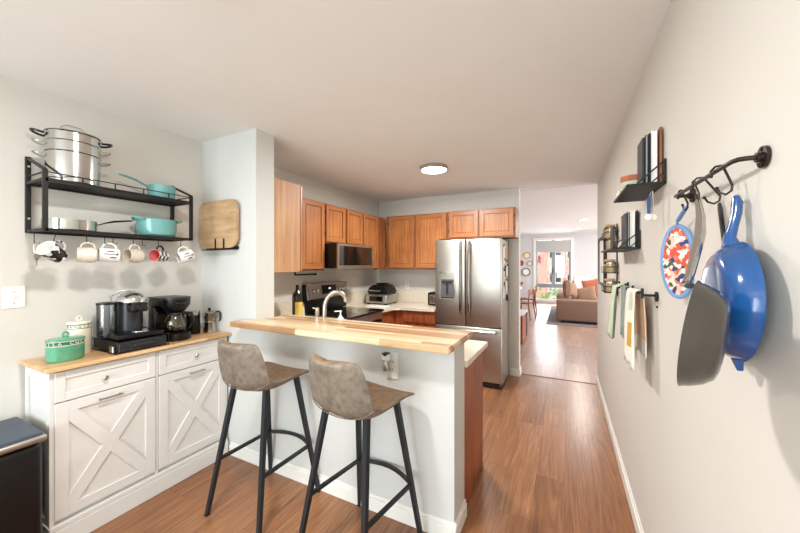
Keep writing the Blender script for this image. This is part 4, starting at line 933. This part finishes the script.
# ------------------------------------------------------------------ bar stools
def make_stool():
    t = thing('bar_stool', 'taupe leather bar stool', 'bar stool', (0, 0, 0), 'bar stools at the peninsula')
    prof = [(.236, .768, .160), (.226, .784, .196), (.18, .794, .208), (.10, .793, .212), (.02, .787, .214), (-.06, .782, .214), (-.12, .786, .212),
            (-.16, .804, .210), (-.183, .834, .208), (-.198, .880, .206), (-.212, .935, .199), (-.224, .985, .186), (-.232, 1.025, .172), (-.235, 1.040, .150)]
    n = 12; th = .026
    def surf(i, u, off):
        y, z, hw = prof[i]
        a = prof[max(i-1, 0)]; b_ = prof[min(i+1, len(prof)-1)]
        ty, tz = b_[0]-a[0], b_[1]-a[1]; L_ = math.hypot(ty, tz); ny, nz = tz/L_, -ty/L_    # points up/forward: upper side
        if ny < 0 and nz < 0: ny, nz = -ny, -nz
        k = min(1, max(0, (i-4)/5))            # 0 seat .. 1 back
        lift = (.030*abs(u)**2.2)*(1-k)+(.052*abs(u)**2.2)*k
        if i <= 1: lift *= .2
        elif i == 2: lift *= .6
        edge = (1-abs(u)**6)
        o = off*(.35+.65*edge)
        return (u*hw, y+ny*(lift+o), z+nz*(lift+o))
    mb = MB(); N = len(prof)
    us = [-1+2*j/n for j in range(n+1)]
    rings = []
    for i in range(N):
        up = [surf(i, u, 0) for u in us]; tk = (.020, .026, .034, .040, .043, .045, .045, .042, .036, .030, .027, .025, .023, .020)[i]; dn = [surf(i, u, -tk) for u in reversed(us)]
        rings.append(up+dn)
    def mfun(i, j): return 1 if (j < n and i < 9) else 0
    mb.rings(rings, 0, mf=lambda i, j: 1 if (j < n) else 0)
    o = fin(mb, 'seat_shell', [M['suede'], M['suede_seat']], t, sharp=60)
    sub = o.modifiers.new('smooth', 'SUBSURF'); sub.levels = 1; sub.render_levels = 2
    # piping around the back seam
    sp = [surf(7, u, -.043) for u in us]
    fin(MB().tube(sp, .0028, 6), 'seam_piping', M['suede'], t)
    top = {}; foot = {}
    for nm, sx, sy in (('A', -1, -1), ('B', 1, -1), ('C', -1, 1), ('D', 1, 1)):
        top[nm] = Vector((sx*.135, sy*.115+.01, .772)); foot[nm] = Vector((sx*.222, sy*.232+.005, .0))
        a, b_ = top[nm], foot[nm]
        mb = MB()
        for (w0, w1) in ((.027, .021),):
            t_ = (b_-a).normalized(); X = Vector((0, 1, 0)).cross(t_).normalized(); Y = t_.cross(X)
            mb.rings([[tuple(p+X*i*wd/2+Y*j*wd/2) for i, j in ((-1, -1), (1, -1), (1, 1), (-1, 1))] for p, wd in ((a, w0), (b_+Vector((0, 0, .004)), w1))])
        lg = fin(mb, 'leg', M['leg_metal'], t)
        fin(MB().box(b_.x-.013, b_.x+.013, b_.y-.013, b_.y+.013, .0005, .005), 'foot_glide', M['rubber'], lg)
    def at(nm, z): k = (top[nm].z-z)/(top[nm].z); return top[nm].lerp(foot[nm], k)
    fin(MB().bar((-.12, -.10, .758), (.12, -.10, .758), .025, .008).bar((-.12, .12, .762), (.12, .12, .762), .025, .008), 'seat_frame', M['leg_metal'], t)
    for p, q_ in (('A', 'C'), ('B', 'D')):
        fin(MB().bar(at(p, .315), at(q_, .315), .014, .020), 'side_rail', M['leg_metal'], t)
    c0, c1 = at('C', .315), at('D', .315); pts = []
    for k in range(9):
        u = k/8; p = c0.lerp(c1, u); pts.append((p.x, p.y+.055*math.sin(PI*u), p.z))
    fin(MB().tube(pts, .012, 4), 'footrest', M['leg_metal'], t)
    return t
st = make_stool(); st.location = (-1.667, 1.445, 0); st.rotation_euler = (0, 0, R(-1)); st['label'] = 'taupe leather bar stool nearer the white sideboard'
dup(st, (-.945, 1.425, 0), (0, 0, R(-9)), 'taupe leather bar stool in front of the plugged-in outlet')

# ------------------------------------------------------------------ right wall: pan rail
t = thing('pan_rail', 'dark iron wall rail carrying the hooks and pans', 'rail', (.365, 1.15, 1.70))
fin(MB().tube([(.356, .928, 1.700), (.338, .930, 1.701), (.327, .937, 1.702), (.321, .952, 1.702), (.320, .975, 1.702), (.320, 1.35, 1.702)], .0052, 10), 'rod', M['bronze'], t)
fin(MB().tube([(.320, 1.345, 1.702), (.360, 1.345, 1.700)], .006, 10), 'arm', M['bronze'], t)
for y in (.928, 1.345):
    fl = fin(MB().disc((.3605, y, 1.700), (1, 0, 0), .022, .006, 28).disc((.354, y, 1.700), (1, 0, 0), .010, .010, 16), 'flange', M['bronze'], t)
    fin(MB().disc((.3565, y, 1.716), (1, 0, 0), .004, .003, 10).disc((.3565, y, 1.684), (1, 0, 0), .004, .003, 10), 'screw', M['black_metal'], fl)

def big_hook(y0, tip, lab):
    """S-hook over the rod at y0, carrying its load at tip"""
    T_ = Vector(tip); a = Vector((.320, y0, 1.702)); d = (T_-a); h = Vector((d.x, d.y, 0)); h = h.normalized() if h.length > .003 else Vector((1, -.3, 0)).normalized()
    pts = [a+h*(-.014)+Vector((0, 0, -.012)), a+h*(-.015)+Vector((0, 0, .001)), a+h*(-.006)+Vector((0, 0, .0095)), a+h*(.006)+Vector((0, 0, .009)), a+h*.012+Vector((0, 0, 0))]
    pts += [T_+h*.012+Vector((0, 0, .012)), T_+h*.010+Vector((0, 0, 0)), T_+Vector((0, 0, -.006)), T_+h*(-.012)+Vector((0, 0, 0)), T_+h*(-.018)+Vector((0, 0, .012))]
    mb = MB().tube([tuple(p) for p in pts], .0026, 8).sphere(tuple(pts[-1]), .004, seg=8).sphere(tuple(pts[0]), .004, seg=8)
    tag(fin(mb, 's_hook', M['bronze'], org=tuple(a)), lab, 'hook', 'S-hooks on the pan rail')
big_hook(1.300, (.325, 1.270, 1.652), 'iron hook holding the floral pot holder')
big_hook(1.180, (.313, 1.125, 1.655), 'iron hook holding the steel-handled grey pan')
big_hook(1.135, (.345, 1.125, 1.645), 'iron hook holding the black-handled pan')
big_hook(1.020, (.330, 1.008, 1.648), 'iron hook holding the blue enamel skillet')

def frame_from(n, up=(0, 0, 1)):
    """local z -> n (opening direction), local x -> up-ish"""
    n = Vector(n).normalized(); u = Vector(up); u = (u-n*u.dot(n)).normalized(); y = n.cross(u)
    return Matrix((u, y, n)).transposed()
def pan(name, label, c, n, up, r, depth, m_out, m_in, handle, m_h, flare=.80, spout=False, world=False, cat='pan'):
    """c = centre of the rim plane; opening looks along n; handle = list of (along up, along n, radius)"""
    F_ = frame_from(n, up); c = Vector(c)
    t = thing(name, label, cat, tuple(c), 'pans on the wall rail')
    prof = [(.004, -depth), (r*flare*.5, -depth), (r*flare*.72, -depth*.97), (r*flare*.9, -depth*.88), (r*(flare*.75+.25), -depth*.62), (r*(flare*.25+.75), -depth*.3), (r*.985, -.006), (r+.002, 0), (r-.003, .001), (r*.94, -.006), (r*flare*.93, -depth+.010), (.004, -depth+.006)]
    o = fin(MB().lathe(prof, tuple(c), 56, T=F_, mf=lambda i, j: 1 if i >= 7 else 0), 'pan_body', [M[m_out], M[m_in]], t, sharp=50)
    if world: pts, rr = [h[0] for h in handle], [h[1] for h in handle]
    else: pts, rr = [tuple(c+F_ @ Vector((a, b2, b_))) for a, b_, _, b2 in handle], [h[2] for h in handle]
    fin(MB().tube(pts, rr, 12, flat=.62), 'handle', M[m_h], t)
    if spout:
        for ang in (R(60), R(-60)) if spout is True else (R(180),):
            p = c+F_ @ Vector((math.cos(ang)*(r-.004), math.sin(ang)*(r-.004), -.004))
            q_ = c+F_ @ Vector((math.cos(ang)*(r+.020), math.sin(ang)*(r+.020), .0))
            fin(MB().tube([tuple(p), tuple(q_)], [.020, .010], 12, flat=.45), 'helper_handle', M[m_out], t)
    return t
# blue enamel skillet: base shows to the room
pan('blue_skillet', 'large cobalt blue enamel skillet hanging base outward', (.335, .965, 1.402), (1, -.05, -.02), (0, .15, 1), .127, .046, 'blue_en', 'blue_en',
    [(.120, -.008, .026, 0), (.140, -.010, .017, 0), (.165, -.004, .014, 0), (.195, .002, .0145, 0), (.220, .004, .015, 0), (.236, .002, .009, 0)], 'blue_en', .86, spout='tail')
pan('black_skillet', 'black pan with a long dark handle behind the blue skillet', (.357, 1.04, 1.378), (1, -.03, 0), (0, .33, 1), .117, .005, 'pan_black', 'pan_black',
    [(.120, -.002, .012, 0), (.16, -.004, .0075, 0), (.26, -.004, .0075, 0), (.275, -.004, .005, 0)], 'pan_black', .93)
pan('grey_skillet', 'grey non-stick pan with a curved steel handle', (.212, .806, 1.350), (-.92, .36, .12), (.12, .08, 1), .100, .050, 'pan_grey', 'copper_in',
    [((.215, .815, 1.440), .009), ((.217, .850, 1.440), .008), ((.235, .89, 1.459), .008), ((.266, .965, 1.515), .010), ((.288, 1.02, 1.556), .011), ((.303, 1.07, 1.600), .009), ((.312, 1.12, 1.650), .006)], 'steel_h', .82, world=True)

# pot holder
t = thing('pot_holder', 'oval floral pot holder with pale blue edging and loop', 'pot holder', (.33, 1.31, 1.50), None)
F_ = frame_from((-.75, -.62, 0), (0, .03, 1)); c = Vector((.335, 1.385, 1.492))
mb = MB(); mb.lathe([(.004, -.005), (.93, -.005), (.97, 0), (.93, .006), (.004, .009)], (0, 0, 0), 40)
for v in mb.bm.verts: v.co = c+F_ @ Vector((v.co.x*.118, v.co.y*.048, v.co.z))
fin(mb, 'floral_pad', M['floral'], t, sharp=60)
mb = MB(); mb.tube([tuple(c+F_ @ Vector((0.117*math.cos(2*PI*k/40), .050*math.sin(2*PI*k/40), 0))) for k in range(40)], .0075, 8, closed=True)
fin(mb, 'edging', M['blue_rim'], t)
p0 = c+F_ @ Vector((.115, 0, 0))
fin(MB().tube([tuple(p0), tuple(p0+Vector((-.004, -.016, .02))), (.325, 1.272, 1.654), (.329, 1.270, 1.654), tuple(p0+Vector((.002, -.01, .02)))], .0042, 6), 'hanging_loop', M['blue_rim'], t)

# ------------------------------------------------------------------ right wall: bracket shelves
def bracket_shelf(label, y0, y1, z, depth=.135, zt=.09):
    t = thing('bracket_shelf', label, 'shelf', (XR, (y0+y1)/2, z), 'black bracket shelves on the right wall')
    fin(MB().box(XR-depth, XR-.001, y0, y1, z-.010, z, bev=.001), 'shelf_board', M['black_metal'], t)
    for y in (y0+.004, y1-.004):
        mb = MB().box(XR-.010, XR-.001, y-.004, y+.004, z-.006, z+zt).bar((XR-.006, y, z+zt-.006), (XR-depth*.72, y, z+.001), .006, .006).bar((XR-.006, y, z+zt*.45), (XR-depth*.35, y, z+.001), .005, .005)
        fin(mb, 'bracket', M['black_metal'], t)
    return t
bracket_shelf('black bracket shelf holding cookbooks above the blue utensil', 1.655, 2.06, 1.818)
bracket_shelf('black bracket shelf holding books and jars, farther along right wall', 2.155, 2.75, 1.578)
def slab(name, label, cat, x0, x1, y0, y1, z0, h, m, pages=None, group=None, lean=0):
    t = thing(name, label, cat, ((x0+x1)/2, (y0+y1)/2, z0), group)
    if pages:
        fin(MB().box(x0, x0+.003, y0, y1, z0, z0+h).box(x1-.003, x1, y0, y1, z0, z0+h).box(x0+.003, x1-.003, y1-.004, y1, z0, z0+h), 'cover', M[m], t)
        fin(MB().box(x0+.003, x1-.003, y0+.003, y1-.004, z0+.002, z0+h-.003), 'pages', M['paper'], t)
    else:
        fin(MB().box(x0, x1, y0, y1, z0, z0+h, bev=.002), 'panel', M[m], t)
    return t
G_B = 'cookbooks on the near bracket shelf'
slab('cookbook', 'thin dark cookbook standing outermost on the near bracket shelf', 'book', .296, .303, 1.72, 1.83, 1.819, .205, 'ink', True, G_B)
slab('cookbook', 'pale blue cookbook between dark one and white one', 'book', .305, .314, 1.71, 1.83, 1.819, .212, 'lid_blue', True, G_B)
slab('cookbook', 'thin black-covered cookbook touching the thick white one', 'book', .316, .321, 1.70, 1.83, 1.819, .215, 'ink', True, G_B)
slab('cookbook', 'thick white cookbook standing next to the brown board', 'book', .323, .343, 1.70, 1.84, 1.819, .225, 'paper', True, G_B)
slab('serving_board', 'brown wooden board standing against the wall behind the cookbooks', 'board', .350, .358, 1.69, 1.90, 1.819, .232, 'chairwood')
# stack of bowls
for i, (m_, lab, h) in enumerate((('cream', 'cream bowl at the bottom of the small bowl stack', .030), ('towel_g', 'pale green bowl in the middle of the small bowl stack', .028), ('pillow_rust', 'pink rimmed bowl on top of the small bowl stack', .028))):
    z = 1.819+sum((.030, .028, .028)[:i])+.0006*i
    pr = [(.032, z), (.045, z+.004), (.048, z+h), (.045, z+h), (.04, z+.008)] if i == 0 else [(.046, z), (.048, z+.003), (.048, z+h), (.045, z+h), (.043, z+.006)]
    tag(fin(MB().lathe(pr, (.290, 1.915, 0), 32), 'ramekin', M[m_], org=(.290, 1.915, z)), lab, 'bowl', 'stacked bowls on the near bracket shelf')
t = thing('glass_jar', 'small clear jar at the outer corner of near bracket shelf', 'jar', (.248, 2.01, 1.819))
fin(MB().lathe([(.014, 1.819), (.016, 1.822), (.016, 1.85)], (.250, 2.015, 0), 16), 'jar_body', M['cream'], t)
fin(MB().lathe([(.017, 1.8505), (.017, 1.857), (.01, 1.859)], (.250, 2.015, 0), 16), 'lid', M['nickel'], t)
G_B2 = 'books on the farther bracket shelf'
slab('recipe_book', 'black recipe book outermost of the three on far bracket shelf', 'book', .300, .308, 2.20, 2.34, 1.579, .19, 'ink', True, G_B2)
slab('recipe_book', 'dark recipe book in the middle of the far bracket shelf', 'book', .310, .319, 2.19, 2.34, 1.579, .195, 'paper_d', True, G_B2)
slab('recipe_book', 'thick white recipe book nearest the wall on far bracket shelf', 'book', .321, .343, 2.185, 2.35, 1.579, .202, 'paper', True, G_B2)
slab('cutting_mat', 'dark thin board leaning at the wall behind the recipe books', 'board', .349, .357, 2.18, 2.40, 1.579, .20, 'ink')
slab('recipe_tablet', 'dark olive card standing left of the recipe books', 'card', .272, .280, 2.47, 2.60, 1.579, .15, 'paper_d')

def jar(x, y, z, r, h, label, lid='cork', fill='spice'):
    t = thing('spice_jar', label, 'jar', (x, y, z), 'jars on the right wall')
    fin(MB().lathe([(r*.95, z), (r, z+.004), (r, z+h*.8), (r*.8, z+h*.88)], (x, y, 0), 20, cap1=False), 'jar_glass', M['glassm'], t)
    fin(MB().lathe([(r*.9, z+.003), (r*.93, z+h*.66)], (x, y, 0), 20), 'contents', M[fill], t)
    fin(MB().lathe([(r*.86, z+h*.88), (r*.86, z+h), (r*.8, z+h+.002)], (x, y, 0), 20), 'lid', M[lid], t)
    return t
jar(.285, 2.67, 1.579, .034, .10, 'jar of pale grains standing on the far bracket shelf')
# wire spice rack behind
t = thing('spice_rack', 'black wire spice rack hung on the right wall below the shelf', 'rack', (XR, 3.0, 1.30))
mb = MB().box(XR-.008, XR-.001, 3.02, 3.05, 1.24, 1.80)
fin(mb, 'back_strip', M['black_metal'], t)
for z in (1.27, 1.42, 1.685):
    mb = MB()
    for zz in (z, z+.045): mb.tube([(XR-.004, 2.93, zz), (XR-.095, 2.93, zz), (XR-.095, 3.16, zz), (XR-.004, 3.16, zz)], .003, 6)
    for k in range(5): mb.bar((XR-.095, 2.93+k*.0575, z), (XR-.004, 2.93+k*.0575, z), .004, .004)
    for k in (0, 2, 4): mb.bar((XR-.095, 2.93+k*.0575, z), (XR-.095, 2.93+k*.0575, z+.045), .003, .003)
    fin(mb, 'wire_tier', M['black_metal'], t)
for z, nm in ((1.273, 'bottom'), (1.423, 'middle'), (1.688, 'top')):
    jar(.312, 2.99, z, .038, .10, 'cork-lidded jar nearer the camera on the %s tier of the rack' % nm)
    jar(.312, 3.09, z, .036, .095, 'cork-lidded jar at the back on the %s tier of the rack' % nm)
# framed picture
t = thing('picture_frame', 'black framed white picture at the end of the right wall', 'picture', (XR, 4.0, 1.28))
fin(MB().box(XR-.030, XR-.001, 3.74, 3.765, 1.27, 1.77).box(XR-.030, XR-.001, 4.30, 4.325, 1.27, 1.77).box(XR-.030, XR-.001, 3.765, 4.30, 1.27, 1.295).box(XR-.030, XR-.001, 3.765, 4.30, 1.745, 1.77), 'frame', M['black_metal'], t)
fin(MB().box(XR-.018, XR-.001, 3.765, 4.30, 1.295, 1.745), 'print', M['paper'], t)

# blue utensil hung below the near shelf
t = thing('measuring_scoop', 'blue-handled scoops with white cups hung under the near shelf', 'kitchen utensil', (.30, 1.70, 1.80))
fin(MB().tube([(.318, 1.675, 1.806), (.318, 1.675, 1.79), (.322, 1.675, 1.782), (.327, 1.675, 1.79)], .002, 6), 'hook', M['black_metal'], t)
fin(MB().box(.304, .316, 1.671, 1.678, 1.690, 1.765, bev=.003), 'blue_handle', mat('navy_blue_plastic', (50, 78, 124), .4), t)
fin(MB().tube([(.322, 1.675, 1.785), (.324, 1.675, 1.74), (.322, 1.676, 1.695)], .0028, 6).tube([(.311, 1.675, 1.765), (.317, 1.675, 1.78)], .0025, 6), 'steel_handle', M['chrome'], t)
fin(MB().sphere((.308, 1.672, 1.678), .014, seg=16, sy=.5), 'scoop_cup', M['white_cer'], t)
fin(MB().sphere((.326, 1.680, 1.677), .015, seg=16, sy=.5), 'scoop_cup', M['cream'], t)

# ------------------------------------------------------------------ towel bar and towels
t = thing('towel_rail', 'black towel rail on the right wall with upright pegs', 'towel rail', (XR, 2.1, 1.345))
fin(MB().tube([(.360, 1.80, 1.345), (.312, 1.80, 1.345), (.310, 1.81, 1.35), (.310, 2.55, 1.35)], .0055, 8), 'rail', M['black_metal'], t)
fin(MB().disc((.3605, 1.80, 1.340), (1, 0, 0), .022, .008, 24), 'flange', M['black_metal'], t)
fin(MB().tube([(.310, 2.54, 1.35), (.360, 2.54, 1.35)], .0055, 8).disc((.3605, 2.54, 1.35), (1, 0, 0), .02, .008, 20), 'end_post', M['black_metal'], t)
for y in (1.805, 2.03, 2.25, 2.50): fin(MB().tube([(.310, y, 1.33), (.310, y, 1.375)], .006, 8), 'peg', M['black_metal'], t)
tag(fin(MB().disc((.362, 1.80, 1.295), (1, 0, 0), .005, .006, 12), 'wall_screw', M['black_metal'], org=(.362, 1.8, 1.295)), 'tiny dark screw in the wall under the towel rail flange', 'screw')

def towel(name, label, y0, y1, zf, zb, mats, mf, xf=.292, xb=.336, top=1.362, ph=0, flare=.0, amp=.006):
    """cloth folded over the rail: front leg to zf, back leg to zb"""
    prof = []
    for k in range(13): prof.append((xf-flare*(1-k/12), zf+(top-.014-zf)*k/12))
    for k in range(1, 6): a = PI-PI*k/6; prof.append((.310+.014*math.cos(a)*1.2+0, top-.014+.014*math.sin(a)))
    for k in range(1, 13): prof.append((xb-.012*(1-k/12)**3, top-.014-(top-.014-zb)*k/12))
    n = 14; mb = MB(); V = []
    for i, (x, z) in enumerate(prof):
        hang_ = min(1, (top-z)/.12); row = []
        for j in range(n+1):
            u = j/n; pinch = 1-.18*(1-min(1, (top-z)/.25))
            y = (y0+y1)/2+(u-.5)*(y1-y0)*pinch
            dx = amp*hang_*math.sin(u*PI*4.2+ph+(0 if i < 15 else 1.5)+z*3)
            row.append(mb.v((x+dx, y, z+(.006*math.sin(u*5+ph) if i in (0, len(prof)-1) else 0))))
        V.append(row)
    for i in range(len(prof)-1):
        for j in range(n): mb.f([V[i][j], V[i][j+1], V[i+1][j+1], V[i+1][j]], mf(i, j))
    o = fin(mb, name, mats, org=(.31, (y0+y1)/2, top), sharp=80)
    s_ = o.modifiers.new('cloth_thickness', 'SOLIDIFY'); s_.thickness = .0035; s_.offset = 0
    return tag(o, label, 'towel', 'towels on the rail')
def mfw(i, j):
    if 3 <= i <= 6 and 3 <= j <= 9: return 1
    if i >= 18 and 0 <= i-18 < 8: return 2
    if i in (9, 10, 11) and j in (4, 5, 6, 7): return 3
    return 0
towel('printed_towel', 'white dish towel printed with a mustard bottle shape', 1.84, 2.10, .985, 1.05, [M['towel_w'], M['mustard'], M['peach'], M['towel_g']], mfw, flare=.008)
towel('sage_towel', 'pale sage green towel farthest along the towel rail', 2.32, 2.52, 1.03, 1.06, [M['towel_g']], lambda i, j: 0, xf=.276, xb=.330, ph=1, flare=.018, amp=.010)
towel('slate_towel', 'slate green towel between the sage and the white towels', 2.14, 2.30, 1.075, 1.10, [M['towel_t']], lambda i, j: 0, xf=.296, xb=.330, ph=2)

# ------------------------------------------------------------------ living room
t = thing('sofa', 'camel brown sectional sofa in the living room', 'sofa', (.8, 10.4, 0))
fin(MB().box(-.20, 2.4, 9.30, 9.62, .06, .60, bev=.05, seg=3), 'arm', M['sofa'], t)
fin(MB().box(-.20, .14, 9.63, 12.1, .06, .72, bev=.05, seg=3), 'backrest', M['sofa'], t)
fin(MB().box(.15, 2.4, 11.80, 12.15, .06, .84, bev=.06, seg=3), 'backrest', M['sofa'], t)
fin(MB().box(.15, 2.4, 9.64, 11.79, .06, .42, bev=.04, seg=2), 'seat', M['sofa'], t)
for (x, y) in ((-.12, 9.38), (2.3, 9.38), (-.12, 12.0), (2.3, 12.0)): fin(MB().box(x-.03, x+.03, y-.03, y+.03, .0125, .06), 'foot', M['chairwood'], t)
def pillow(label, c, w, h, d, rot, m, name='throw_pillow'):
    mb = MB(); n = 12; A = []
    for sgn in (-1, 1):
        V = []
        for i in range(n+1):
            row = []
            for j in range(n+1):
                u, v = -1+2*i/n, -1+2*j/n
                k = max(0, (1-u**4)*(1-v**4))**.5
                row.append(mb.v((u*w/2*(1-.08*(1-abs(v))), sgn*d/2*k, v*h/2*(1-.08*(1-abs(u))))))
            V.append(row)
        for i in range(n):
            for j in range(n): mb.f([V[i][j], V[i+1][j], V[i+1][j+1], V[i][j+1]])
    bmesh.ops.remove_doubles(mb.bm, verts=mb.bm.verts, dist=.0005)
    o = fin(mb, name, M[m]); o.location = c; o.rotation_euler = rot
    return tag(o, label, 'pillow', 'pillows on the sofa')
pillow('rounded brown pillow slumped in the near corner of the sofa', (.12, 9.84, .82), .50, .46, .26, (R(-12), R(18), R(65)), 'pillow_brown')
pillow('square brown pillow leaning between the rounded brown and rust pillows', (.50, 10.10, .66), .52, .46, .16, (R(-12), R(-10), R(10)), 'pillow_brown')
pillow('rust orange pillow standing behind the square brown pillow', (.75, 11.1, .80), .56, .56, .18, (R(-15), R(-12), R(-8)), 'pillow_rust')
pillow('pale patterned pillow at the back of the sofa corner', (.45, 11.5, .92), .60, .44, .18, (R(-10), R(8), R(35)), 'pillow_pale')
pillow('second pale pillow half hidden behind the rounded brown one', (.30, 10.75, .90), .44, .40, .18, (R(-8), R(-5), R(80)), 'pillow_pale')
th = MB()
V = [[th.v((1.0-.02+.7*i/10, 9.27+.50*j/10 - (.0 if j else .0), .625+.012*math.sin(i*1.3)+.008*math.sin(j*2.1))) for j in range(11)] for i in range(11)]
for i in range(10):
    for j in range(10): th.f([V[i][j], V[i+1][j], V[i+1][j+1], V[i][j+1]])
o = fin(th, 'throw_blanket', M['throw'], org=(1.3, 9.5, .62)); s_ = o.modifiers.new('thick', 'SOLIDIFY'); s_.thickness = .02
tag(o, 'ivory throw blanket folded over the sofa arm', 'blanket')
tag(fin(MB().box(-.43, 2.6, 8.95, 13.0, .001, .012), 'area_rug', M['rug'], org=(1, 11, 0)), 'grey striped rug under the sofa', 'rug')

# dining set
def chair(label, x, y, rot):
    t = thing('dining_chair', label, 'chair', (0, 0, 0), 'dining chairs in the living room')
    fin(MB().box(-.22, .22, -.21, .21, .43, .465, bev=.012, seg=2), 'seat', M['chairwood'], t)
    for sx in (-1, 1):
        fin(MB().tube([(sx*.19, .19, .43), (sx*.21, .20, .002)], [.02, .014], 8), 'leg', M['chairwood'], t)
        fin(MB().tube([(sx*.20, -.26, .002), (sx*.19, -.20, .43), (sx*.19, -.23, .78)], [.014, .02, .015], 8), 'leg', M['chairwood'], t)
    pts = []
    for k in range(9): u = -1+2*k/8; pts.append((u*.23, -.25+.05*u*u-.03, .76))
    mb = MB()
    rings = [[(p[0], p[1]-.011, p[2]-.07), (p[0], p[1]+.011, p[2]-.07), (p[0], p[1]+.011, p[2]+.07), (p[0], p[1]-.011, p[2]+.07)] for p in pts]
    mb.rings(rings); fin(mb, 'backrest', M['chairwood'], t)
    t.location = (x, y, 0); t.rotation_euler = (0, 0, rot); return t
c1 = chair('walnut dining chair drawn up at the near side of table', -1.02, 9.6, R(75))
dup(c1, (-1.02, 10.75, 0), (0, 0, R(95)), 'walnut dining chair at the far end of the table side')
t = thing('dining_table', 'pale topped dining table at the left of the living room', 'table', (-1.95, 10.2, 0))
fin(MB().box(-2.5, -1.25, 9.2, 11.4, .72, .755, bev=.008), 'tabletop', M['tabletop'], t)
for x in (-2.4, -1.36):
    for y in (9.3, 11.3): fin(MB().bar((x, y, .004), (x, y, .72), .06, .06), 'leg', M['chairwood'], t)
t = thing('wooden_cabinet', 'low orange wood cabinet just past the kitchen wall end', 'cabinet', (-1.1, 6.85, 0))
fin(MB().box(-1.6, -.70, 6.45, 7.25, .03, .53, bev=.004), 'body', M['cherry'], t)
fin(MB().box(-1.61, -.69, 6.44, 7.26, .531, .55, bev=.003), 'top', M['tabletop'], t)
fin(MB().box(-.70, -.692, 7.05, 7.22, .05, .52), 'side_trim', M['ink'], t)
fin(MB().box(-1.58, -.72, 6.47, 7.23, .0, .03), 'plinth', M['ink'], t)
# decorative plates
for (x, z, r, m_, in_, lab) in ((-1.356, 1.86, .135, 'mustard', 'cream', 'yellow rimmed plate highest on the living room wall'), (-1.60, 1.56, .12, 'paper_r', 'paper_r', 'dark red plate leftmost on the living room wall'),
                      (-1.24, 1.54, .11, 'sash', 'tabletop', 'grey plate right of the red one on the wall'), (-1.39, 1.20, .17, 'rug', 'paper', 'largest white plate below the others on the wall'),
                      (-1.57, .74, .07, 'pillow_rust', 'pillow_rust', 'tiny tan plate lowest on the living room wall')):
    T_ = Matrix.Rotation(PI/2, 3, 'X')
    t = thing('wall_plate', lab, 'plate', (x, 13.99, z), 'decorative plates on the far wall')
    fin(MB().lathe([(r*.6, .002), (r*.68, .010), (r, .028), (r, .032), (r*.66, .016)], (x, 13.998, z), 28, T=T_, cap1=False), 'rim', M[m_], t)
    fin(MB().lathe([(r*.70, .010), (r*.70, .0185), (r*.4, .017)], (x, 13.998, z), 28, T=T_), 'centre', M[in_], t)
